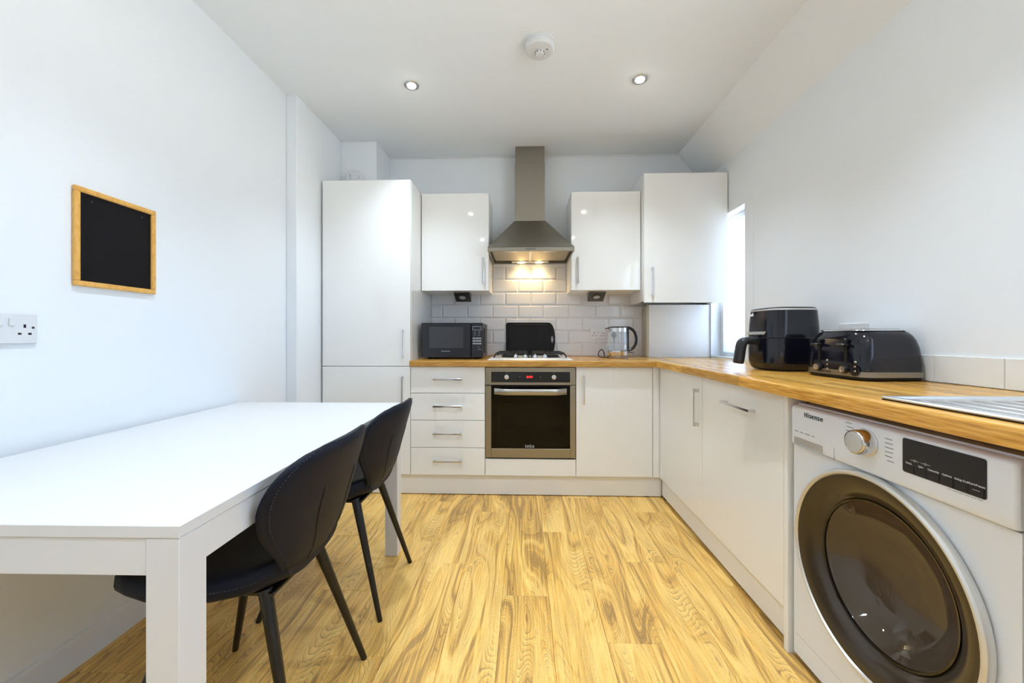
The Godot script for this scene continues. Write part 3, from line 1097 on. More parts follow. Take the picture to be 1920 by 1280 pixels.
func hood() -> void:
	var t := thing("cooker_hood", "stainless steel chimney cooker hood with warm lamps alight", "cooker hood", Vector3(0.803, 1.645, -0.34))
	var xa := 0.508
	var xb := 1.102
	var za := WALL_B + 0.011
	var zb := -0.09
	box_part("duct", Vector3(0.688, 1.93, za), Vector3(0.916, 2.39, -0.41), M.steel, t, 0.002)
	box_part("upper_duct", Vector3(0.691, 2.39, za), Vector3(0.913, CEIL - 0.001, -0.413), M.steel, t, 0.002)
	var st := new_st()
	var c := Vector3(0.803, 1.78, -0.36)
	var lo := [Vector3(xa, 1.673, za), Vector3(xb, 1.673, za), Vector3(xb, 1.673, zb), Vector3(xa, 1.673, zb)]
	var hi := [Vector3(0.684, 1.945, za), Vector3(0.92, 1.945, za), Vector3(0.92, 1.945, -0.406), Vector3(0.684, 1.945, -0.406)]
	face(st, lo, c)
	face(st, hi, c)
	for i in 4:
		face(st, [lo[i], lo[(i + 1) % 4], hi[(i + 1) % 4], hi[i]], c)
	part("canopy", st, M.steel, t)
	# rim: four walls, open below
	st = new_st()
	bb(st, Vector3(xa, 1.644, zb - 0.012), Vector3(xb, 1.673, zb), 0.002)
	bb(st, Vector3(xa, 1.644, za), Vector3(xa + 0.012, 1.673, zb - 0.012), 0.002)
	bb(st, Vector3(xb - 0.012, 1.644, za), Vector3(xb, 1.673, zb - 0.012), 0.002)
	bb(st, Vector3(xa + 0.012, 1.644, za), Vector3(xb - 0.012, 1.673, za + 0.03), 0.002)
	var rim := part("rim", st, M.steel, t)
	for k in 5:
		box_part("button", Vector3(0.772 + k * 0.0115, 1.6535, zb - 0.001), Vector3(0.781 + k * 0.0115, 1.6625, zb + 0.002), M.lamp_grey, rim, 0.0005)
	box_part("indicator", Vector3(0.8335, 1.6535, zb - 0.001), Vector3(0.8375, 1.6615, zb + 0.001), M.black_gloss, rim, 0.0)
	# filters with a centre bar
	for s in [[xa + 0.03, 0.795], [0.811, xb - 0.03]]:
		st = new_st()
		bb(st, Vector3(s[0], 1.652, za + 0.10), Vector3(s[1], 1.660, zb - 0.02), 0.001)
		var fl := part("filter", st, M.filter_mesh, t)
		st = new_st()
		var k0 := 0
		while s[0] + 0.006 + k0 * 0.011 < s[1] - 0.004:
			var x: float = s[0] + 0.006 + k0 * 0.011
			bb(st, Vector3(x, 1.6505, za + 0.11), Vector3(x + 0.006, 1.6525, zb - 0.03))
			k0 += 1
		var ribs := part("filter_ribs", st, M.filter_mesh, fl)
		ribs.set_meta("kind", "stuff")
		box_part("latch", Vector3((s[0] + s[1]) * 0.5 - 0.042, 1.6485, zb - 0.055), Vector3((s[0] + s[1]) * 0.5 + 0.042, 1.6515, zb - 0.03), M.bezel_silver, fl, 0.001)
	box_part("centre_bar", Vector3(0.7955, 1.649, za + 0.09), Vector3(0.8105, 1.66, zb - 0.013), M.bezel_silver, t)
	# lamp strip at the back
	var strip := box_part("lamp_strip", Vector3(0.66, 1.647, za + 0.031), Vector3(0.95, 1.662, za + 0.09), M.bezel_silver, t)
	for x in [0.735, 0.875]:
		st = new_st()
		lathe(st, [Vector2(0.03, 0.0), Vector2(0.03, 0.002), Vector2(0.024, 0.0045)], 24, axis_to(Vector3(0, -1, 0), Vector3(x, 1.6475, za + 0.06)))
		part("lamp_lens", st, M.hood_lamp_glow, strip)
		var l := SpotLight3D.new()
		l.name = "hood_lamp"
		l.light_color = Color(1.0, 0.84, 0.58)
		l.light_energy = 0.05
		l.spot_angle = 68.0
		l.spot_angle_attenuation = 0.8
		l.spot_range = 6.0
		l.spot_attenuation = 2.0
		l.light_size = 0.024
		l.shadow_enabled = true
		strip.add_child(l, true)
		l.position = Vector3(x, 1.638, za + 0.06) - O
		l.rotation.x = -PI / 2


func hob() -> void:
	var t := thing("gas_hob", "stainless steel gas hob with four front knobs and black pan supports", "hob", Vector3(0.8, WT, -0.29))
	var st := new_st()
	# tray: low dished plate with sloped edges
	var c := Vector3(0.8, WT + 0.004, -0.295)
	var a := [Vector3(0.51, WT, -0.535), Vector3(1.09, WT, -0.535), Vector3(1.09, WT, -0.055), Vector3(0.51, WT, -0.055)]
	var m := []
	var u := []
	for q in a:
		m.append(q + Vector3(0, 0.003, 0))
		u.append(Vector3(c.x + (q.x - c.x) * 0.955, WT + 0.011, c.z + (q.z - c.z) * 0.945))
	face(st, a, c)
	face(st, u, c)
	for i in 4:
		var i2 := (i + 1) % 4
		face(st, [a[i], a[i2], m[i2], m[i]], c)
		face(st, [m[i], m[i2], u[i2], u[i]], c)
	part("plate", st, M.steel_hob, t)
	for x in [0.700, 0.7665, 0.8335, 0.900]:
		st = new_st()
		lathe(st, [Vector2(0.02, 0.0), Vector2(0.02, 0.004), Vector2(0.0165, 0.006), Vector2(0.0155, 0.02), Vector2(0.013, 0.023)], 24, Transform3D(Basis(), Vector3(x, WT + 0.011, -0.115)))
		var kn := part("knob", st, M.chrome, t)
		box_part("grip", Vector3(x - 0.0035, WT + 0.03, -0.131), Vector3(x + 0.0035, WT + 0.041, -0.099), M.chrome, kn, 0.001)
		box_part("knob_mark", Vector3(x + 0.026, WT + 0.0108, -0.121), Vector3(x + 0.03, WT + 0.0114, -0.115), M.print_black, t, 0.0)
	for q in [[0.645, -0.235, 0.04], [0.955, -0.235, 0.05], [0.645, -0.435, 0.05], [0.955, -0.435, 0.036]]:
		st = new_st()
		var r: float = q[2]
		lathe(st, [Vector2(r + 0.01, 0.0), Vector2(r + 0.008, 0.006), Vector2(r, 0.008), Vector2(r, 0.016), Vector2(r - 0.006, 0.019)], 28, Transform3D(Basis(), Vector3(q[0], WT + 0.011, q[1])))
		part("burner", st, M.iron, t)
	for s in [[0.545, 0.795], [0.805, 1.055]]:
		st = new_st()
		var y := WT + 0.042
		var z0 := -0.515
		var z1 := -0.155
		for q in [[Vector3(s[0] + 0.02, y, z0), Vector3(s[1] - 0.02, y, z0)], [Vector3(s[0] + 0.02, y, z1), Vector3(s[1] - 0.02, y, z1)], [Vector3(s[0] + 0.02, y, z0), Vector3(s[0] + 0.02, y, z1)], [Vector3(s[1] - 0.02, y, z0), Vector3(s[1] - 0.02, y, z1)]]:
			bb(st, q[0] - Vector3(0.005, 0.006, 0.005), q[1] + Vector3(0.005, 0.005, 0.005), 0.002)
		var xm: float = (s[0] + s[1]) * 0.5
		for zc in [-0.235, -0.435]:
			for dir in [Vector3(1, 0, 0), Vector3(-1, 0, 0), Vector3(0, 0, 1), Vector3(0, 0, -1)]:
				var far: Vector3 = Vector3(xm, y, zc) + dir * (0.1 if absf(dir.x) > 0 else 0.09)
				var near: Vector3 = Vector3(xm, y, zc) + dir * 0.03
				bb(st, Vector3(minf(far.x, near.x), y - 0.005, minf(far.z, near.z)) - Vector3(0.004, 0, 0.004), Vector3(maxf(far.x, near.x), y + 0.006, maxf(far.z, near.z)) + Vector3(0.004, 0, 0.004), 0.001)
		for fx in [s[0] + 0.02, s[1] - 0.02]:
			for fz in [z0, z1]:
				var ox := -0.012 if fx == s[0] + 0.02 else 0.012
				tube(st, [Vector3(fx, y, fz), Vector3(fx + ox, y - 0.012, fz), Vector3(fx + ox * 1.6, WT + 0.011, fz)], 0.0055, 6)
		part("pan_support", st, M.iron, t)


func sink() -> void:
	var t := thing("sink_drainer", "stainless steel sink drainer with raised ribs on the worktop", "sink", Vector3(1.9, WT, 1.85))
	var xa := 1.662
	var xb := 2.13
	var za := 1.58
	var zb := 2.12
	var st := new_st()
	bb(st, Vector3(xa, WT + 0.0035, za), Vector3(xb, WT + 0.006, 2.12))
	part("drainer", st, M.steel_sink, t)
	st = new_st()
	for q in [[xa - 0.004, xa + 0.012, za - 0.004, zb], [xb - 0.012, xb + 0.004, za - 0.004, zb], [xa + 0.012, xb - 0.012, za - 0.004, za + 0.012], [xa + 0.012, xb - 0.012, zb - 0.012, zb]]:
		bb(st, Vector3(q[0], WT + 0.002, q[2]), Vector3(q[1], WT + 0.0095, q[3]), 0.0025)
	part("rim", st, M.steel_sink, t)
	box_part("seal", Vector3(xa - 0.0025, WT, za - 0.0025), Vector3(xa + 0.02, WT + 0.0035, 2.1), M.black_matt, t, 0.0)
	box_part("seal", Vector3(xa + 0.02, WT, za - 0.0025), Vector3(xb, WT + 0.0035, za + 0.01), M.black_matt, t, 0.0)
	for k in 8:
		var x := 1.715 + k * 0.05
		st = new_st()
		tube(st, [Vector3(x, WT + 0.005, za + 0.05), Vector3(x, WT + 0.0065, za + 0.075), Vector3(x, WT + 0.0065, 2.06), Vector3(x, WT + 0.005, 2.08)], [0.0015, 0.005, 0.005, 0.0015], 12)
		part("rib", st, M.steel_sink, t)

# ------------------------------------------------------------------ washing machine
func washing_machine() -> void:
	var t := thing("washing_machine", "white front-loading washing machine with big smoked round door", "washing machine", Vector3(1.92, 0.0, 1.56))
	var fx := 1.656              # front sheet
	var za := 1.262
	var zb := 1.858
	var cy := 0.44
	var cz := 1.56
	var st := new_st()
	# body with an opening for the drum: front sheet is a ring of facets
	bb(st, Vector3(fx + 0.012, 0.016, za + 0.004), Vector3(2.15, 0.84, za + 0.02), 0.0)
	bb(st, Vector3(fx + 0.012, 0.016, zb - 0.02), Vector3(2.15, 0.84, zb - 0.004), 0.0)
	bb(st, Vector3(fx + 0.012, 0.825, za + 0.02), Vector3(2.15, 0.84, zb - 0.02), 0.0)
	bb(st, Vector3(2.13, 0.016, za + 0.02), Vector3(2.15, 0.825, zb - 0.02), 0.0)
	bb(st, Vector3(fx + 0.012, 0.016, za + 0.02), Vector3(2.13, 0.03, zb - 0.02), 0.0)
	part("body", st, M.appliance_white, t)
	for q in [Vector3(1.72, 0, za + 0.05), Vector3(1.72, 0, zb - 0.05), Vector3(2.1, 0, za + 0.05), Vector3(2.1, 0, zb - 0.05)]:
		st = new_st()
		lathe(st, [Vector2(0.02, 0.0), Vector2(0.02, 0.01), Vector2(0.012, 0.017)], 16, Transform3D(Basis(), q))
		part("foot", st, M.black_matt, t)
	# front sheet: square with a round hole
	st = new_st()
	var segs := 64
	var inner := []
	var outer := []
	var y0 := 0.018
	var y1 := 0.703
	for k in segs:
		var a := TAU * k / segs
		var d := Vector2(cos(a), sin(a))
		inner.append(Vector2(cz, cy) + d * 0.236)
		var sx := ((zb - cz) if d.x > 0 else (cz - za)) / maxf(absf(d.x), 1e-4)
		var sy := ((y1 - cy) if d.y > 0 else (cy - y0)) / maxf(absf(d.y), 1e-4)
		outer.append(Vector2(cz, cy) + d * minf(sx, sy))
	# exact corners so that the outline stays square
	for q in [Vector2(za, y0), Vector2(zb, y0), Vector2(za, y1), Vector2(zb, y1)]:
		var best := 0
		for k in segs:
			if outer[k].distance_to(q) < outer[best].distance_to(q):
				best = k
		outer[best] = q
	for k in segs:
		var k2 := (k + 1) % segs
		var q := [Vector3(fx, inner[k].y, inner[k].x), Vector3(fx, inner[k2].y, inner[k2].x), Vector3(fx, outer[k2].y, outer[k2].x), Vector3(fx, outer[k].y, outer[k].x)]
		face(st, q, Vector3(fx + 0.1, cy, cz))
		var e := [Vector3(fx + 0.014, inner[k].y, inner[k].x), Vector3(fx + 0.014, inner[k2].y, inner[k2].x)]
		face(st, [q[0], q[1], e[1], e[0]], Vector3(fx, (inner[k].y - cy) * 2 + cy, (inner[k].x - cz) * 2 + cz))
		var o := [Vector3(fx + 0.014, outer[k].y, outer[k].x), Vector3(fx + 0.014, outer[k2].y, outer[k2].x)]
		face(st, [q[3], q[2], o[1], o[0]], Vector3(fx + 0.007, cy, cz))
	part("front_sheet", st, M.appliance_white, t)
	box_part("kick_line", Vector3(fx - 0.0005, 0.085, za + 0.01), Vector3(fx + 0.002, 0.086, zb - 0.01), M.print_pale, t, 0.0)
	# fascia: leaning panel with rounded shoulders
	var fas := fascia_shape(fx, za, zb)
	var fp := part("fascia", fas, M.appliance_white, t)
	# on the fascia: everything sits on its upright face at x = fx - 0.012
	var px := fx - 0.0125
	var bs := Basis(Vector3(0, 0, 1), Vector3(0, 1, 0), Vector3(-1, 0, 0))
	lettering("maker_name", "Hisense", 0.021, Vector3(px - 0.0002, 0.8125, 1.366), bs, M.print_black, fp, 700)
	# detergent drawer front
	st = new_st()
	bb(st, Vector3(px - 0.0004, 0.7075, za + 0.012), Vector3(px + 0.002, 0.7085, 1.447))
	bb(st, Vector3(px - 0.0004, 0.7085, 1.446), Vector3(px + 0.002, 0.741, 1.447))
	part("drawer_outline", st, M.print_pale, fp)
	st = new_st()
	bb(st, Vector3(px + 0.0, 0.712, 1.28), Vector3(px + 0.003, 0.735, 1.405), 0.001)
	part("drawer_grip", st, M.rubber_grey, fp)
	var mi: MeshInstance3D = fp.get_child(fp.get_child_count() - 1)
	mi.mesh.surface_set_material(0, M.bezel_silver)
	st = new_st()
	for q in [[1.285, 1.300], [1.308, 1.322], [1.330, 1.352], [1.36, 1.37]]:
		bb(st, Vector3(px - 0.0003, 0.7515, q[0]), Vector3(px + 0.001, 0.7545, q[1]))
	part("small_print", st, M.print_grey, fp)
	# programme dial with its list of lines
	st = new_st()
	lathe(st, [Vector2(0.034, 0.0), Vector2(0.034, 0.003), Vector2(0.0325, 0.004), Vector2(0.031, 0.03), Vector2(0.029, 0.033), Vector2(0.026, 0.0335)], 40, axis_to(Vector3(-1, 0, 0), Vector3(px, 0.786, 1.552)))
	var dial := part("dial", st, M.chrome, fp)
	st = new_st()
	lathe(st, [Vector2(0.0255, 0.0), Vector2(0.0255, 0.0006), Vector2(0.001, 0.0012)], 40, axis_to(Vector3(-1, 0, 0), Vector3(px - 0.0335, 0.786, 1.552)))
	part("dial_face", st, M.bezel_silver, dial)
	st = new_st()
	for k in 7:
		var y := 0.822 - k * 0.0105
		var w := 0.026 - 0.002 * absi(k - 3)
		var off := 0.04 + (0.006 if k == 0 or k == 6 else 0.0) 
		bb(st, Vector3(px - 0.0003, y, 1.552 - off - w), Vector3(px + 0.001, y + 0.0022, 1.552 - off))
		if k > 0:
			bb(st, Vector3(px - 0.0003, y - 0.003, 1.552 + off + 0.012), Vector3(px + 0.001, y - 0.0008, 1.552 + off + 0.012 + w * 0.85))
	part("programme_list", st, M.print_grey, fp)
	# black display with six keys
	st = new_st()
	prism(st, rrect(0.166, 0.078, 0.005, 4), 0.0, 0.0016, facing_x(Vector3(px + 0.0002, 0.7845, 1.7325)), 0.0004)
	var disp := part("display", st, M.charcoal_plastic, fp)
	var keys := ["Temp.", "Spin", "Favourite", "Options", "Delay End", "Start/Pause"]
	for k in 6:
		var kz := 1.6525 + 0.0269 * k + 0.0125
		st = new_st()
		prism(st, rrect(0.0245, 0.017, 0.002, 3), 0.0, 0.0014, facing_x(Vector3(px - 0.0014, 0.7555, kz)), 0.0004)
		part("key", st, M.charcoal_plastic, disp)
		lettering("key_name", keys[k], 0.0056, Vector3(px - 0.0016, 0.7685, kz), bs, M.print_white, disp)
	st = new_st()
	bb(st, Vector3(px - 0.0018, 0.7772, 1.669), Vector3(px - 0.001, 0.7778, 1.676))
	bb(st, Vector3(px - 0.0018, 0.7772, 1.681), Vector3(px - 0.001, 0.7778, 1.688))
	bb(st, Vector3(px - 0.0018, 0.7772, 1.692), Vector3(px - 0.001, 0.7778, 1.699))
	bb(st, Vector3(px - 0.0018, 0.7772, 1.705), Vector3(px - 0.001, 0.7778, 1.712))
	for q in [1.6785, 1.702]:
		ring_lathe(st, [Vector2(0.0018, 0), Vector2(0.0024, 0), Vector2(0.0024, 0.0004), Vector2(0.0018, 0.0004)], 14, axis_to(Vector3(-1, 0, 0), Vector3(px - 0.0014, 0.7775, q)))
	bb(st, Vector3(px - 0.0032, 0.7585, 1.7935), Vector3(px - 0.0026, 0.7591, 1.806))
	part("symbols", st, M.print_white, disp)
	st = new_st()
	for k in 6:
		bb(st, Vector3(px - 0.0003, 0.7405, 1.745 + k * 0.011), Vector3(px + 0.001, 0.7418, 1.7535 + k * 0.011))
	part("small_print", st, M.print_pale, fp)
	# the door
	var ax := axis_to(Vector3(-1, 0, 0), Vector3(fx, cy, cz))
	st = new_st()
	ring_lathe(st, [Vector2(0.236, 0.002), Vector2(0.261, 0.002), Vector2(0.2655, 0.006), Vector2(0.2665, 0.014), Vector2(0.264, 0.021), Vector2(0.259, 0.0245), Vector2(0.2545, 0.024), Vector2(0.2515, 0.0205), Vector2(0.250, 0.014), Vector2(0.236, 0.010)], 96, ax)
	var door := part("door", st, M.bezel_silver, t)
	# smoked dish falling from the bezel to the window
	st = new_st()
	ring_lathe(st, [Vector2(0.2505, 0.014), Vector2(0.2505, 0.0195), Vector2(0.240, 0.019), Vector2(0.225, 0.014), Vector2(0.208, 0.005), Vector2(0.198, -0.004), Vector2(0.190, -0.014), Vector2(0.186, -0.016), Vector2(0.186, -0.021), Vector2(0.195, -0.019), Vector2(0.234, 0.004)], 96, ax)
	part("smoked_dish", st, M.door_smoke, door)
	st = new_st()
	ring_lathe(st, [Vector2(0.182, -0.016), Vector2(0.188, -0.0145), Vector2(0.188, -0.011), Vector2(0.183, -0.0125)], 96, ax)
	part("window_rim", st, M.black_gloss, door)
	# bowl of glass
	st = new_st()
	var prof := [Vector2(0.186, -0.015), Vector2(0.182, -0.02), Vector2(0.165, -0.045), Vector2(0.14, -0.072), Vector2(0.105, -0.09), Vector2(0.05, -0.1), Vector2(0.002, -0.102)]
	var rings := []
	for q in prof:
		var r := PackedVector3Array()
		for j in 72:
			var a := TAU * j / 72.0
			r.append(ax * Vector3(q.x * cos(a), q.y, q.x * sin(a)))
		rings.append(r)
	loft(st, rings, false, 180.0)
	part("glass_bowl", st, M.drum_glass, door)
	# drum behind it
	st = new_st()
	ring_lathe(st, [Vector2(0.238, -0.02), Vector2(0.238, -0.38), Vector2(0.235, -0.38), Vector2(0.235, -0.06), Vector2(0.2, -0.02)], 64, ax)
	lathe(st, [Vector2(0.236, -0.39), Vector2(0.236, -0.38)], 64, ax)
	part("drum", st, M.drum_steel, t)
	for k in 3:
		st = new_st()
		var a := TAU * k / 3.0 + 0.5
		var d := Vector3(0, sin(a), cos(a))
		var b := Basis(Vector3(1, 0, 0), d, Vector3(1, 0, 0).cross(d))
		bx(st, Vector3(fx + 0.2, cy, cz) + d * 0.21, Vector3(0.26, 0.05, 0.03), 0.012, b)
		part("paddle", st, M.drum_steel, t)


func fascia_shape(fx: float, za: float, zb: float) -> SurfaceTool:
	var st := new_st()
	var prof := [Vector2(fx + 0.02, 0.7055), Vector2(fx - 0.004, 0.7055), Vector2(fx - 0.0095, 0.7075), Vector2(fx - 0.0115, 0.712), Vector2(fx - 0.0122, 0.725), Vector2(fx - 0.0122, 0.822), Vector2(fx - 0.010, 0.829), Vector2(fx - 0.003, 0.8345), Vector2(fx + 0.02, 0.836)]
	var rings := []
	for e in [[0.0, 0.010], [0.002, 0.004], [0.007, 0.001], [0.016, 0.0]]:
		var r := PackedVector3Array()
		for q in prof:
			r.append(Vector3(minf(q.x + e[1], fx + 0.02), clampf(q.y, 0.7055 + e[1] * 0.4, 0.836 - e[1]), za + e[0]))
		rings.append(r)
	for e in [[0.016, 0.0], [0.007, 0.001], [0.002, 0.004], [0.0, 0.010]]:
		var r := PackedVector3Array()
		for q in prof:
			r.append(Vector3(minf(q.x + e[1], fx + 0.02), clampf(q.y, 0.7055 + e[1] * 0.4, 0.836 - e[1]), zb - e[0]))
		rings.append(r)
	loft(st, rings, true, 60.0)
	return st


# ------------------------------------------------------------------ table and chairs
func dining_table() -> void:
	var t := thing("dining_table", "long white dining table pushed against the left wall", "table", Vector3(-0.2497, 0.0, 1.3025), 0.0134)
	O = Vector3.ZERO
	var hx := 0.4075
	var hz := 0.6355
	box_part("table_top", Vector3(-hx, 0.708, -hz), Vector3(hx, 0.73, hz), M.table_white, t, 0.0012)
	var l := 0.06
	for sx in [-1, 1]:
		for sz in [-1, 1]:
			var a := Vector3(sx * (hx - l / 2 - 0.001), 0.35375, sz * (hz - l / 2 - 0.001))
			var st := new_st()
			bx(st, a, Vector3(l, 0.7075, l), 0.0015)
			part("leg", st, M.table_white, t)
	for s in [-1, 1]:
		var st := new_st()
		bx(st, Vector3(0, 0.6745, s * (hz - 0.014)), Vector3(2 * (hx - l - 0.001), 0.066, 0.022), 0.001)
		part("apron", st, M.table_white, t)
		st = new_st()
		bx(st, Vector3(s * (hx - 0.014), 0.6745, 0), Vector3(0.022, 0.066, 2 * (hz - l - 0.001)), 0.001)
		part("apron", st, M.table_white, t)


func curve_at(keys: Array, h: float) -> float:
	if h <= keys[0][0]:
		return keys[0][1]
	for i in keys.size() - 1:
		if h <= keys[i + 1][0]:
			var a: float = keys[i][0]
			var b: float = keys[i + 1][0]
			var u := (h - a) / (b - a)
			var p0: float = keys[maxi(i - 1, 0)][1]
			var p1: float = keys[i][1]
			var p2: float = keys[i + 1][1]
			var p3: float = keys[mini(i + 2, keys.size() - 1)][1]
			return 0.5 * (2.0 * p1 + (p2 - p0) * u + (2.0 * p0 - 5.0 * p1 + 4.0 * p2 - p3) * u * u + (3.0 * p1 - p0 - 3.0 * p2 + p3) * u * u * u)
	return keys[-1][1]


const BACK_W := [[0.425, 0.115], [0.46, 0.13], [0.50, 0.152], [0.55, 0.19], [0.60, 0.225], [0.65, 0.246], [0.69, 0.249], [0.72, 0.241], [0.745, 0.223], [0.763, 0.198], [0.776, 0.165], [0.785, 0.11]]
const BACK_X := [[0.425, 0.100], [0.46, 0.143], [0.50, 0.170], [0.55, 0.187], [0.65, 0.214], [0.785, 0.248]]


func back_point(h: float, s: float, off: float) -> Vector3:
	# s in -1..1 across, off: thickness offset towards the rear
	var w := curve_at(BACK_W, h)
	var z := s * w
	var x := curve_at(BACK_X, h) - 0.062 * pow(z / 0.25, 2.0) + off
	return Vector3(x, h, z)


func dining_chairs() -> void:
	var t := thing("dining_chair", "black leatherette dining chair nearest the viewer", "chair", Vector3(0.022, 0.0, 1.51), 0.0, "pair of dining chairs tucked under the table")
	O = Vector3.ZERO
	# backrest: a padded shell
	var st := new_st()
	var rings := []
	var hs := [0.425, 0.44, 0.46, 0.48, 0.50, 0.525, 0.55, 0.575, 0.60, 0.625, 0.65, 0.67, 0.69, 0.705, 0.72, 0.733, 0.745, 0.755, 0.763, 0.77, 0.776, 0.781, 0.785]
	for h in hs:
		var r := PackedVector3Array()
		var edge := 1.0 - pow(clampf((h - 0.76) / 0.026, 0.0, 1.0), 2.0) * 0.75
		for k in 15:
			var s := sin(lerpf(-PI / 2, PI / 2, k / 14.0))
			r.append(back_point(h, s, 0.015 * edge * pow(maxf(0.0, 1.0 - pow(absf(s), 6.0)), 0.5)))
		for k in range(1, 14):
			var s := sin(lerpf(PI / 2, -PI / 2, k / 14.0))
			r.append(back_point(h, s, -0.015 * edge * pow(maxf(0.0, 1.0 - pow(absf(s), 6.0)), 0.5)))
		rings.append(r)
	loft(st, rings, true, 180.0)
	var back := part("backrest", st, M.leatherette, t)
	# two creases sewn into the rear of the shell
	for s in [-0.42, 0.42]:
		st = new_st()
		var path := []
		for k in 9:
			path.append(back_point(lerpf(0.47, 0.67, k / 8.0), s * lerpf(1.0, 0.8, k / 8.0), 0.0152))
		tube(st, path, 0.0016, 6)
		part("seam", st, M.black_matt, back)
	# stitched edge
	st = new_st()
	for side in [-1, 1]:
		var h := 0.5
		while h < 0.78:
			var a := back_point(h, side * 0.93, 0.0118)
			var b := back_point(h + 0.0025, side * 0.93, 0.0118)
			var tang := (b - a).normalized()
			var outw := Vector3(0.35, 0.1, side).normalized()
			bx(st, a, Vector3(0.0012, 0.0012, 0.007), 0.0, Basis(tang.cross(outw).normalized(), tang, outw))
			h += 0.0065 if h < 0.74 else 0.0035
	var sti := part("stitching", st, M.stitch, back)
	sti.set_meta("kind", "stuff")
	# seat cushion
	st = new_st()
	rings = []
	var xs := [-0.262, -0.256, -0.245, -0.22, -0.18, -0.12, -0.05, 0.02, 0.08, 0.125, 0.155]
	var ws := [[-0.262, 0.09], [-0.25, 0.15], [-0.22, 0.196], [-0.12, 0.226], [-0.02, 0.224], [0.07, 0.196], [0.155, 0.13]]
	for i in xs.size():
		var x: float = xs[i]
		var w := curve_at(ws, x)
		var f := clampf((x + 0.262) / 0.045, 0.0, 1.0)
		var th := 0.008 + 0.027 * sqrt(1.0 - (1.0 - f) * (1.0 - f))
		var yc := 0.455 + 0.012 * pow(clampf((0.02 - x) / 0.28, 0.0, 1.0), 2.0) + 0.02 * pow(clampf((x - 0.05) / 0.1, 0.0, 1.0), 2.0)
		var r := PackedVector3Array()
		for k in 28:
			var a := TAU * k / 28.0
			var ca := cos(a)
			var sa := sin(a)
			var z := signf(ca) * pow(absf(ca), 0.55) * w
			var y := signf(sa) * pow(absf(sa), 0.8) * th
			if sa > 0:
				y += 0.012 * pow(absf(z) / w, 2.0)
			r.append(Vector3(x, yc + y + 0.01 * pow(absf(z) / w, 2.0), z))
		rings.append(r)
	loft(st, rings, true, 180.0)
	var seat := part("seat", st, M.leatherette, t)
	# stitched band round the seat
	st = new_st()
	for side in [-1, 1]:
		for k in 48:
			var x := lerpf(-0.22, 0.1, k / 47.0)
			bx(st, Vector3(x, 0.4725, side * (curve_at(ws, x) - 0.0015)), Vector3(0.0045, 0.0012, 0.0012))
	sti = part("stitching", st, M.stitch, seat)
	sti.set_meta("kind", "stuff")
	st = new_st()
	for side in [-1, 1]:
		var path := []
		for k in 9:
			path.append(Vector3(lerpf(0.1, -0.2, k / 8.0), 0.4905, side * lerpf(0.06, 0.13, k / 8.0)))
		tube(st, path, 0.0022, 6)
	part("seat_seam", st, M.black_matt, seat)
	# under-frame and legs
	box_part("under_frame", Vector3(-0.13, 0.412, -0.13), Vector3(0.12, 0.424, 0.13), M.leg_black, t, 0.003)
	for q in [[Vector3(0.09, 0.425, -0.118), Vector3(0.214, 0.0, -0.19)], [Vector3(0.09, 0.425, 0.118), Vector3(0.214, 0.0, 0.19)], [Vector3(-0.11, 0.425, -0.118), Vector3(-0.236, 0.0, -0.21)], [Vector3(-0.11, 0.425, 0.118), Vector3(-0.236, 0.0, 0.21)]]:
		st = new_st()
		var a: Vector3 = q[0]
		var b: Vector3 = q[1]
		tube(st, [a, a.lerp(b, 0.03), a.lerp(b, 0.5), a.lerp(b, 0.97), b], [0.0165, 0.0165, 0.0125, 0.0095, 0.0088], 16)
		part("leg", st, M.leg_black, t)
	var c: Node3D = t.duplicate()
	c.name = numbered("dining_chair")
	add_child(c)
	c.position = Vector3(0.012, 0.0, 0.962)
	c.set_meta("label", "black leatherette dining chair nearest the kitchen units")


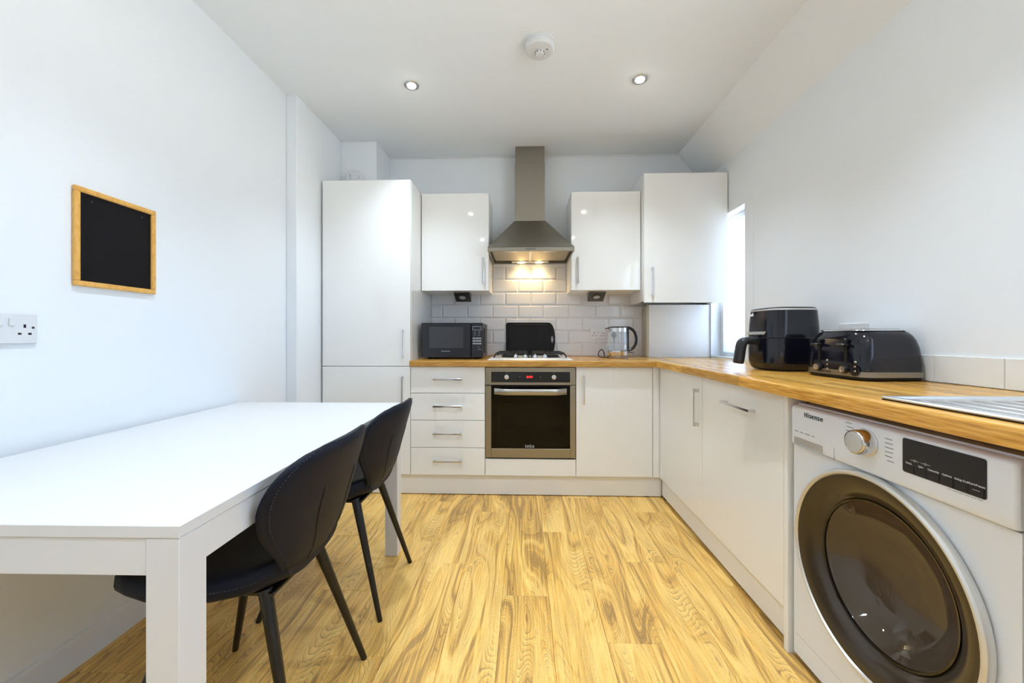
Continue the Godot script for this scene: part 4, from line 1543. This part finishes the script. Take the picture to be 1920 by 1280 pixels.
# ------------------------------------------------------------------ things on the worktop
func microwave() -> void:
	var t := thing("microwave", "black microwave oven on the worktop beside the tall cupboard", "microwave", Vector3(0.25, WT, -0.31))
	var xa := 0.033
	var xb := 0.468
	var ya := WT + 0.014
	var yb := 1.157
	box_part("case", Vector3(xa + 0.004, ya, -0.5), Vector3(xb - 0.003, yb - 0.002, -0.172), M.black_satin, t, 0.004)
	for q in [Vector3(xa + 0.05, WT, -0.2), Vector3(xb - 0.05, WT, -0.2), Vector3(xa + 0.05, WT, -0.46), Vector3(xb - 0.05, WT, -0.46)]:
		var st := new_st()
		lathe(st, [Vector2(0.014, 0.0), Vector2(0.016, 0.014)], 14, Transform3D(Basis(), q))
		part("foot", st, M.black_matt, t)
	var d := box_part("door", Vector3(xa, ya - 0.002, -0.172), Vector3(0.384, yb, -0.15), M.navy_gloss, t, 0.004)
	var st := new_st()
	prism(st, rrect(0.242, 0.15, 0.004, 3), 0.0, 0.0012, Transform3D(Basis(), Vector3(0.2095, 1.054, -0.1502)), 0.0003)
	part("window", st, M.mw_window, d)
	lettering("maker_name", "Panasonic", 0.013, Vector3(0.207, 0.9575, -0.1499), Basis(), M.print_grey, d, 700)
	var p := box_part("control_panel", Vector3(0.386, ya - 0.002, -0.172), Vector3(xb, yb, -0.15), M.navy_gloss, t, 0.004)
	st = new_st()
	for q in [[-0.0305, 0.0305, 0.0105, 0.0135], [-0.0305, 0.0305, -0.0135, -0.0105], [-0.0305, -0.0275, -0.0105, 0.0105], [0.0275, 0.0305, -0.0105, 0.0105]]:
		bb(st, Vector3(0.4275 + q[0], 1.1185 + q[2], -0.1502), Vector3(0.4275 + q[1], 1.1185 + q[3], -0.1494))
	part("display_surround", st, M.print_grey, p)
	for r in 3:
		for c in 3:
			st = new_st()
			bx(st, Vector3(0.4065 + c * 0.021, 1.0475 - r * 0.0185, -0.1495), Vector3(0.0185, 0.0105, 0.0022), 0.0008)
			part("button", st, M.print_grey, p)
	st = new_st()
	for r in 3:
		for x in [0.412, 0.443]:
			bx(st, Vector3(x, 1.094 - r * 0.0125, -0.1497), Vector3(0.014, 0.0022, 0.0006), 0.0, Basis(Vector3(0, 0, 1), 0.5))
	bx(st, Vector3(0.44, 0.987, -0.1497), Vector3(0.01, 0.0022, 0.0006))
	bx(st, Vector3(0.44, 0.987, -0.1497), Vector3(0.0022, 0.01, 0.0006))
	bx(st, Vector3(0.446, 0.97, -0.1497), Vector3(0.022, 0.0028, 0.0006))
	part("symbols", st, M.print_grey, p)
	box_part("side_vent", Vector3(xb - 0.0035, 0.94, -0.34), Vector3(xb - 0.0015, 1.12, -0.2), M.black_matt, t, 0.0)


func chopping_board() -> void:
	var t := thing("chopping_board", "dark chopping board with handle slot leaning on tiles behind hob", "chopping board", Vector3(0.8, WT + 0.0, -0.545))
	# lies against the tiles: outline in its own plane, leaning back slightly
	var tilt := atan2(0.012, 0.27)
	var xf := Transform3D(Basis(Vector3(1, 0, 0), -tilt), Vector3(0.0, WT + 0.0005, -0.5535)) 
	var w0 := 0.612
	var w1 := 0.955
	var h := 0.272
	var outline := PackedVector2Array()
	for q in [[w0 + 0.018, 0.018, PI, PI * 1.5]]:
		for k in 6:
			var a := lerpf(q[2], q[3], k / 5.0)
			outline.append(Vector2(q[0] + 0.018 * cos(a), q[1] + 0.018 * sin(a)))
	# bulging handle end
	for k in 15:
		var a := lerpf(-PI / 2, PI / 2, k / 14.0)
		outline.append(Vector2(w1 - 0.005 + 0.056 * pow(cos(a), 0.8), h / 2 + (h / 2) * sin(a)))
	for k in 6:
		var a := lerpf(PI / 2, PI, k / 5.0)
		outline.append(Vector2(w0 + 0.018 + 0.018 * cos(a), h - 0.018 + 0.018 * sin(a)))
	# board with the slot cut through: two halves joined along the slot's axis
	var cut := PackedVector2Array()
	# walk the outline, step in to the slot at mid height through a hair-wide bridge
	var n := outline.size()
	var best := 0
	for i in n:
		if absf(outline[i].y - h / 2) < 0.02 and outline[i].x > 0.99:
			best = i
	for i in range(best, best + n):
		cut.append(outline[i % n])
	cut.append(outline[best] + Vector2(0, -0.0002))
	var ring: Array = []
	for k in 27:
		var a := -0.02 - (TAU - 0.04) * k / 26.0
		ring.append(Vector2(0.982 + 0.009 * cos(a), h / 2 + 0.031 * sin(a)))
	for q in ring:
		cut.append(q)
	var st := new_st()
	prism(st, cut, 0.0, 0.009, xf)
	part("board", st, M.board_black, t)
	# raised border inside the rim
	st = new_st()
	var inner := rrect(0.30, 0.235, 0.012, 4, Vector2(0.785, h / 2))
	var path := []
	for q in inner:
		path.append(xf * Vector3(q.x, q.y, 0.0095))
	path.append(path[0])
	tube(st, path, 0.0018, 6)
	part("juice_groove", st, M.black_satin, t)


func kettle() -> void:
	var cx := 1.452
	var cz := -0.345
	var t := thing("kettle", "glass kettle with steel bands and curved black handle", "kettle", Vector3(cx, WT, cz))
	var b := t
	var st := new_st()
	lathe(st, [Vector2(0.078, 0.0), Vector2(0.08, 0.003), Vector2(0.08, 0.012), Vector2(0.076, 0.016)], 40, Transform3D(Basis(), Vector3(cx, WT, cz)))
	part("base_plate", st, M.steel, b)
	st = new_st()
	lathe(st, [Vector2(0.0745, 0.0), Vector2(0.0745, 0.003)], 40, Transform3D(Basis(), Vector3(cx, WT + 0.016, cz)))
	part("base_top", st, M.black_satin, b)
	st = new_st()
	var pts := [Vector3(cx - 0.075, WT + 0.008, cz + 0.02), Vector3(cx - 0.11, WT + 0.006, cz + 0.025), Vector3(cx - 0.135, WT + 0.012, cz + 0.01), Vector3(cx - 0.138, WT + 0.03, cz - 0.02), Vector3(cx - 0.12, WT + 0.052, cz - 0.06), Vector3(cx - 0.095, WT + 0.06, cz - 0.1), Vector3(cx - 0.075, WT + 0.035, cz - 0.12), Vector3(cx - 0.07, WT + 0.006, cz - 0.13)]
	tube(st, smooth_path(pts, 5), 0.0036, 8)
	part("cord", st, M.black_matt, b)
	var y := WT + 0.019
	st = new_st()
	lathe(st, [Vector2(0.074, 0.0), Vector2(0.076, 0.003), Vector2(0.0755, 0.036), Vector2(0.072, 0.04)], 48, Transform3D(Basis(), Vector3(cx, y, cz)))
	part("steel_foot", st, M.chrome, t)
	st = new_st()
	ring_lathe(st, [Vector2(0.0735, 0.04), Vector2(0.0738, 0.10), Vector2(0.0695, 0.178), Vector2(0.067, 0.178), Vector2(0.0713, 0.10), Vector2(0.071, 0.04)], 48, Transform3D(Basis(), Vector3(cx, y, cz)))
	part("glass_body", st, M.kettle_glass, t)
	st = new_st()
	ring_lathe(st, [Vector2(0.0715, 0.176), Vector2(0.0685, 0.205), Vector2(0.064, 0.205), Vector2(0.0665, 0.176)], 48, Transform3D(Basis(), Vector3(cx, y, cz)))
	# pouring lip
	var lip := []
	for k in 5:
		var u := k / 4.0
		var r := PackedVector3Array()
		var wz := lerpf(0.022, 0.004, u)
		var yy := y + lerpf(0.186, 0.197, u)
		var hh := lerpf(0.018, 0.004, u)
		var xx := cx - lerpf(0.062, 0.092, u)
		for j in 8:
			var a := TAU * j / 8.0
			r.append(Vector3(xx, yy + hh * sin(a) * 0.6, cz + wz * cos(a)))
		lip.append(r)
	loft(st, lip, true, 180.0)
	part("steel_collar", st, M.chrome, t)
	st = new_st()
	lathe(st, [Vector2(0.066, 0.203), Vector2(0.0665, 0.209), Vector2(0.058, 0.214), Vector2(0.03, 0.2155)], 40, Transform3D(Basis(), Vector3(cx, y, cz)))
	bx(st, Vector3(cx - 0.075, y + 0.203, cz), Vector3(0.034, 0.007, 0.018), 0.002, Basis(Vector3(0, 0, 1), 0.28))
	part("lid", st, M.black_satin, t)
	# handle: spine along the glass and a wide loop
	st = new_st()
	var loop := smooth_path([Vector3(cx + 0.055, y + 0.206, cz), Vector3(cx + 0.088, y + 0.205, cz), Vector3(cx + 0.123, y + 0.178, cz), Vector3(cx + 0.139, y + 0.13, cz), Vector3(cx + 0.134, y + 0.085, cz), Vector3(cx + 0.11, y + 0.052, cz), Vector3(cx + 0.082, y + 0.04, cz)], 5)
	tube(st, loop, 0.0105, 12)
	bb(st, Vector3(cx + 0.068, y + 0.03, cz - 0.009), Vector3(cx + 0.083, y + 0.205, cz + 0.009), 0.003)
	var hd := part("handle", st, M.navy_black, t)
	box_part("switch", Vector3(cx + 0.08, y + 0.021, cz - 0.008), Vector3(cx + 0.112, y + 0.026, cz + 0.008), M.black_satin, hd, 0.001)
	# water gauge and its paddle inside the glass
	st = new_st()
	lathe(st, [Vector2(0.018, -0.002), Vector2(0.0185, 0.0), Vector2(0.018, 0.002)], 24, Transform3D(Basis(Vector3(1, 0, 0), PI / 2).scaled(Vector3(1, 1.2, 1)), Vector3(cx - 0.032, y + 0.152, cz + 0.03)))
	tube(st, [Vector3(cx - 0.032, y + 0.135, cz + 0.03), Vector3(cx - 0.031, y + 0.042, cz + 0.028)], [0.005, 0.0022], 8)
	part("gauge", st, M.navy_black, t)


func smooth_path(pts: Array, sub: int) -> Array:
	var out := []
	for i in pts.size() - 1:
		var p0: Vector3 = pts[maxi(i - 1, 0)]
		var p1: Vector3 = pts[i]
		var p2: Vector3 = pts[i + 1]
		var p3: Vector3 = pts[mini(i + 2, pts.size() - 1)]
		for k in sub:
			out.append(p1.cubic_interpolate(p2, p0, p3, float(k) / sub))
	out.append(pts[-1])
	return out


func air_fryer() -> void:
	# local: front looks along -x
	var t := thing("air_fryer", "tall dark air fryer with chunky pull handle on the worktop", "air fryer", Vector3(1.998, WT, 0.672), 0.02)
	O = Vector3.ZERO
	var st := new_st()
	var rings := []
	for q in [[0.004, 0.118], [0.012, 0.128], [0.035, 0.138]]:
		rings.append(flat_ring(q[0], q[1] * 0.885, q[1] * 0.885, 3.4, 56, Vector3.ZERO))
	loft(st, rings, true, 180.0)
	part("base", st, M.charcoal_plastic, t)
	st = new_st()
	rings = []
	for q in [[0.0355, 0.1385], [0.09, 0.141], [0.15, 0.1405], [0.1515, 0.1385]]:
		rings.append(flat_ring(q[0], q[1] * 0.885, q[1] * 0.885, 3.4, 56, Vector3.ZERO))
	loft(st, rings, true, 30.0)
	part("basket", st, M.navy_gloss, t)
	st = new_st()
	rings = []
	for q in [[0.152, 0.1385], [0.154, 0.1402], [0.22, 0.137], [0.28, 0.131]]:
		rings.append(flat_ring(q[0], q[1] * 0.885, q[1] * 0.885, 3.4, 56, Vector3.ZERO))
	loft(st, rings, true, 30.0)
	part("body", st, M.navy_gloss, t)
	st = new_st()
	rings = []
	for q in [[0.2802, 0.1315], [0.287, 0.1312], [0.2872, 0.126]]:
		rings.append(flat_ring(q[0], q[1] * 0.885, q[1] * 0.885, 3.4, 56, Vector3.ZERO))
	loft(st, rings, true, 30.0)
	part("top_band", st, M.bezel_silver, t)
	st = new_st()
	rings = []
	for q in [[0.2873, 0.128], [0.2915, 0.126], [0.294, 0.118], [0.2945, 0.05]]:
		rings.append(flat_ring(q[0], q[1] * 0.885, q[1] * 0.885, 3.4, 56, Vector3.ZERO))
	loft(st, rings, true, 180.0)
	part("lid", st, M.black_satin, t)
	# steel strip across the front, above the basket
	st = new_st()
	prism(st, PackedVector2Array([Vector2(-0.075, 0.168), Vector2(0.06, 0.168), Vector2(0.073, 0.182), Vector2(-0.075, 0.182)]), 0.0, 0.003, facing_x(Vector3(-0.1228, 0, 0)), 0.0006)
	part("trim_strip", st, M.bezel_silver, t)
	# logo block near the top
	st = new_st()
	prism(st, PackedVector2Array([Vector2(-0.063, 0.258), Vector2(-0.033, 0.258), Vector2(-0.036, 0.275), Vector2(-0.045, 0.267), Vector2(-0.059, 0.268)]), 0.0, 0.0015, facing_x(Vector3(-0.1178, 0, 0)))
	part("logo", st, M.print_white, t)
	# handle
	st = new_st()
	var y0 := 0.02
	var arm := smooth_path([Vector3(-0.118, 0.137, 0.0), Vector3(-0.155, 0.14, 0.0), Vector3(-0.186, 0.135, 0.0), Vector3(-0.197, 0.115, 0.0), Vector3(-0.204, 0.07, 0.0), Vector3(-0.211, 0.03, 0.0)], 5)
	rings = []
	for i in arm.size():
		var d: Vector3 = (arm[mini(i + 1, arm.size() - 1)] - arm[maxi(i - 1, 0)]).normalized()
		var nn := Vector3(-d.y, d.x, 0)
		var r := PackedVector3Array()
		var e := 1.0 if i < arm.size() - 1 else 0.75
		for j in 16:
			var a := TAU * j / 16.0
			var ca := signf(cos(a)) * pow(absf(cos(a)), 0.6)
			var sa := signf(sin(a)) * pow(absf(sin(a)), 0.6)
			r.append(arm[i] + nn * ca * 0.018 * e + Vector3(0, 0, 1) * sa * 0.027 * e)
		rings.append(r)
	loft(st, rings, true, 180.0)
	part("handle", st, M.charcoal_plastic, t)


func toaster() -> void:
	# local: controls look along -x, long flank looks along +z
	var t := thing("toaster", "glossy black four slice toaster with steel base band", "toaster", Vector3(2.061, WT, 1.036), 0.03)
	O = Vector3.ZERO
	var hx := 0.117
	var hz := 0.143
	var st := new_st()
	var rings := []
	for q in [[0.004, 0.96], [0.013, 0.975]]:
		rings.append(flat_ring(q[0], hx * q[1], hz * q[1], 7.0, 72, Vector3.ZERO))
	loft(st, rings, true, 180.0)
	part("foot_plate", st, M.black_matt, t)
	st = new_st()
	rings = []
	for q in [[0.0132, 0.985], [0.0135, 1.0], [0.0325, 1.0], [0.033, 0.985]]:
		rings.append(flat_ring(q[0], hx * q[1], hz * q[1], 7.0, 72, Vector3.ZERO))
	loft(st, rings, true, 30.0)
	part("steel_band", st, M.steel, t)
	# shell: bulges towards the top and rounds over
	st = new_st()
	rings = []
	for q in [[0.033, 0.99, 7.0], [0.06, 0.992, 7.0], [0.09, 0.985, 6.0], [0.12, 0.965, 5.5], [0.145, 0.93, 5.0], [0.162, 0.885, 4.5], [0.173, 0.83, 4.2], [0.179, 0.77, 4.0], [0.181, 0.70, 4.0]]:
		rings.append(flat_ring(q[0], hx * q[1], hz * q[1], q[2], 72, Vector3.ZERO))
	loft(st, rings, true, 180.0)
	part("shell", st, M.navy_gloss, t)
	st = new_st()
	rings = []
	for q in [[0.1795, 0.79], [0.183, 0.78], [0.1855, 0.72], [0.186, 0.3]]:
		rings.append(flat_ring(q[0], hx * q[1], hz * q[1], 5.0, 48, Vector3.ZERO))
	loft(st, rings, true, 180.0)
	part("top_plate", st, M.chrome, t)
	for s in [-1, 1]:
		for k in [-1, 1]:
			box_part("slot", Vector3(-0.065, 0.1855, s * 0.055 + k * 0.02 - 0.009), Vector3(0.065, 0.1868, s * 0.055 + k * 0.02 + 0.009), M.black_matt, t, 0.0)
	# front: two lever tracks, levers, dials and button columns
	for s in [-1, 1]:
		var zc: float = s * 0.062
		st = new_st()
		bx(st, Vector3(-0.1155, 0.092, zc + 0.004), Vector3(0.004, 0.1, 0.012), 0.001)
		part("lever_track", st, M.black_matt, t)
		st = new_st()
		bx(st, Vector3(-0.1290, 0.128, zc + 0.004), Vector3(0.026, 0.010, 0.036), 0.004)
		bx(st, Vector3(-0.1170, 0.14, zc + 0.004), Vector3(0.012, 0.024, 0.012), 0.003)
		part("lever", st, M.black_satin, t)
		st = new_st()
		lathe(st, [Vector2(0.0155, 0.0), Vector2(0.0155, 0.012), Vector2(0.0145, 0.014)], 24, axis_to(Vector3(-1, 0, 0), Vector3(-0.1130, 0.038, zc + 0.004)))
		var dial := part("dial", st, M.black_satin, t)
		st = new_st()
		ring_lathe(st, [Vector2(0.0075, 0.0), Vector2(0.0125, 0.0), Vector2(0.0120, 0.004), Vector2(0.0078, 0.004)], 24, axis_to(Vector3(-1, 0, 0), Vector3(-0.1275, 0.038, zc + 0.004)))
		lathe(st, [Vector2(0.0077, 0.0), Vector2(0.0077, 0.002)], 20, axis_to(Vector3(-1, 0, 0), Vector3(-0.1275, 0.038, zc + 0.004)))
		part("dial_ring", st, M.chrome, dial)
		for k in 3:
			st = new_st()
			lathe(st, [Vector2(0.0042, 0.0), Vector2(0.0042, 0.004), Vector2(0.003, 0.006)], 14, axis_to(Vector3(-1, 0, 0), Vector3(-0.1140, 0.034 + k * 0.0165, zc + 0.046)))
			part("button", st, M.chrome, t)
	st = new_st()
	lathe(st, [Vector2(0.02, 0.0), Vector2(0.02, 0.0022)], 24, axis_to(Vector3(-1, 0, 0), Vector3(-0.1162, 0.036, 0.104)))
	part("control_boss", st, M.navy_gloss, t)
	var bs := Basis(Vector3(0, 0, 1), Vector3(0, 1, 0), Vector3(-1, 0, 0))
	lettering("maker_name", "Russell Hobbs", 0.0105, Vector3(-0.1174, 0.023, -0.03), bs, M.rubber_grey, t, 400, 0.0008)


# ------------------------------------------------------------------ wall fittings
func socket_plate(n: String, label: String, xf: Transform3D, w: float, pins: Array, rockers: Array) -> void:
	var t := thing(n, label, "socket", xf.origin)
	var st := new_st()
	prism(st, rrect(w, 0.086, 0.004, 4), 0.0, 0.009, xf, 0.002)
	var plate := part("plate", st, M.plastic_white, t)
	for px in pins:
		for q in [[0.0, 0.011, 0.0055, 0.010], [-0.0115, -0.011, 0.008, 0.0055], [0.0115, -0.011, 0.008, 0.0055]]:
			st = new_st()
			bx(st, xf * Vector3(px + q[0], q[1] - 0.004, 0.0088), (xf.basis * Vector3(q[2], q[3], 0.0012)).abs())
			part("pin_hole", st, M.black_matt, plate)
	for rx in rockers:
		st = new_st()
		bx(st, xf * Vector3(rx, 0.018, 0.0105), (xf.basis * Vector3(0.012, 0.021, 0.005)).abs(), 0.001, Basis())
		part("rocker", st, M.plastic_white, plate)
	st = new_st()
	lathe(st, [Vector2(0.0035, 0.0), Vector2(0.0035, 0.0008)], 12, axis_to(xf.basis.z, xf * Vector3(w * 0.5 - 0.012, 0.003, 0.0088)))
	part("screw", st, M.rubber_grey, plate)


func wall_fittings() -> void:
	# chalkboard on the left wall
	var t := thing("chalkboard", "small blackboard in a pine frame hanging on the left wall", "blackboard", Vector3(WALL_L, 1.38, 1.255))
	var za := 1.117
	var zb := 1.392
	var ya := 1.222
	var yb := 1.543
	var x0 := WALL_L + 0.001
	var f := 0.017
	box_part("slate", Vector3(x0, ya + 0.01, za + 0.01), Vector3(x0 + 0.006, yb - 0.01, zb - 0.01), M.chalk_black, t, 0.0)
	for q in [[za, zb, ya, ya + f], [za, zb, yb - f, yb], [za, za + f, ya + f, yb - f], [zb - f, zb, ya + f, yb - f]]:
		box_part("frame_bar", Vector3(x0, q[2], q[0]), Vector3(x0 + 0.014, q[3], q[1]), M.pine, t, 0.003)
	for z in [1.168, 1.338]:
		var st := new_st()
		lathe(st, [Vector2(0.003, 0.0), Vector2(0.003, 0.001), Vector2(0.0015, 0.002)], 12, axis_to(Vector3(1, 0, 0), Vector3(x0 + 0.006, 1.505, z)))
		part("screw", st, M.rubber_grey, t)
	# sockets
	socket_plate("wall_socket", "white double wall socket over the table near the blackboard", facing_px(Vector3(WALL_L, 1.081, 1.5555)), 0.146, [0.042, -0.042], [-0.012, 0.012])
	socket_plate("wall_socket", "white socket on the tiles behind the kettle", Transform3D(Basis(), Vector3(1.352, 1.082, WALL_B + 0.011)), 0.13, [-0.035, 0.035], [-0.008, 0.008])
	socket_plate("wall_socket", "white socket on the wall behind the toaster", facing_x(Vector3(WALL_R, 1.073, 0.845)), 0.146, [-0.042, 0.042], [-0.012, 0.012])
	# alarm on top of the tall cupboard
	t = thing("gas_alarm", "small rounded white alarm standing on the tall cupboard", "alarm", Vector3(-0.49, 2.11, -0.27))
	var st := new_st()
	var blob := PackedVector2Array()
	for k in 32:
		var a := TAU * k / 32.0
		var r := 0.074 + 0.007 * cos(a * 2.0 + 0.9)
		blob.append(Vector2(-0.492 + r * cos(a) * 0.95, 2.205 + r * sin(a) * 1.12))
	prism(st, blob, -0.285, -0.25, Transform3D(), 0.009)
	var shell := part("shell", st, M.plastic_white, t)
	box_part("stand", Vector3(-0.53, 2.1105, -0.29), Vector3(-0.455, 2.13, -0.245), M.plastic_white, t, 0.003)
	for q in [[-0.523, 2.25, 0.004], [-0.523, 2.24, 0.004], [-0.52, 2.226, 0.004], [-0.458, 2.24, 0.0032], [-0.457, 2.227, 0.004]]:
		st = new_st()
		lathe(st, [Vector2(q[2], 0.0), Vector2(q[2], 0.0008)], 12, axis_to(Vector3(0, 0, 1), Vector3(q[0], q[1], -0.2503)))
		part("indicator", st, M.print_grey, shell)


func downlight(x: float, z: float, label: String) -> void:
	var t := thing("downlight", label, "downlight", Vector3(x, CEIL, z), 0.0, "recessed ceiling downlights")
	var st := new_st()
	var down := axis_to(Vector3(0, -1, 0), Vector3(x, CEIL, z))
	ring_lathe(st, [Vector2(0.0245, 0.0), Vector2(0.044, 0.0), Vector2(0.044, 0.002), Vector2(0.041, 0.005), Vector2(0.030, 0.006), Vector2(0.0245, 0.003)], 36, down)
	part("bezel", st, M.chrome, t)
	st = new_st()
	lathe(st, [Vector2(0.0242, 0.0), Vector2(0.0242, 0.005), Vector2(0.0215, 0.009), Vector2(0.015, 0.012), Vector2(0.007, 0.013)], 32, down)
	part("lamp_lens", st, M.lamp_glow, t)
	var l := SpotLight3D.new()
	l.name = "downlight_lamp"
	l.light_color = Color(0.885, 0.945, 1.0)
	l.light_energy = 0.76
	l.spot_angle = 52.0
	l.spot_angle_attenuation = 1.0
	l.spot_range = 8.0
	l.spot_attenuation = 2.0
	l.light_size = 0.03
	l.shadow_enabled = true
	t.add_child(l, true)
	l.position = Vector3(0, -0.02, 0)
	l.rotation.x = -PI / 2


func ceiling_fittings() -> void:
	downlight(0.105, 0.335, "lit ceiling downlight over the tall cupboard and table end")
	downlight(1.417, 0.345, "lit ceiling downlight over the corner of the units")
	downlight(0.12, 1.50, "lit ceiling downlight over the middle of the dining table")
	downlight(1.45, 1.46, "lit ceiling downlight over the washing machine")
	downlight(0.13, 2.72, "lit ceiling downlight over the open floor by the table")
	downlight(1.47, 2.65, "lit ceiling downlight over the open floor by the sink")
	downlight(0.14, 3.88, "added fill downlight out of view by the left end of the rear wall")  # added behind the viewer as fill for unit fronts and ceiling
	downlight(1.48, 3.84, "added fill downlight out of view by the right end of the rear wall")  # its added partner, fill from the same rear row
	var t := thing("smoke_alarm", "round white smoke alarm on the ceiling between two downlights", "alarm", Vector3(0.838, CEIL, 0.634))
	var down := axis_to(Vector3(0, -1, 0), Vector3(0.838, CEIL, 0.634))
	var st := new_st()
	lathe(st, [Vector2(0.076, 0.0), Vector2(0.077, 0.004), Vector2(0.076, 0.014)], 48, down)
	part("mount", st, M.plastic_white, t)
	st = new_st()
	lathe(st, [Vector2(0.074, 0.014), Vector2(0.073, 0.03), Vector2(0.066, 0.038), Vector2(0.04, 0.042), Vector2(0.03, 0.043)], 48, down)
	part("cover", st, M.plastic_white, t)
	st = new_st()
	lathe(st, [Vector2(0.0235, 0.043), Vector2(0.022, 0.054), Vector2(0.018, 0.058), Vector2(0.004, 0.059)], 28, down)
	var cage := part("sensor_cage", st, M.plastic_white, t)
	for k in 9:
		var a := TAU * k / 9.0
		st = new_st()
		bx(st, Vector3(0.838 + 0.0225 * cos(a), CEIL - 0.049, 0.634 + 0.0225 * sin(a)), Vector3(0.003, 0.009, 0.003), 0.0, Basis(Vector3(0, 1, 0), -a))
		part("slot", st, M.rubber_grey, cage)
	st = new_st()
	lathe(st, [Vector2(0.004, 0.042), Vector2(0.004, 0.0435)], 12, Transform3D(down.basis, down.origin + Vector3(0.035, 0.001, 0.018)))
	part("indicator", st, M.rubber_grey, t)
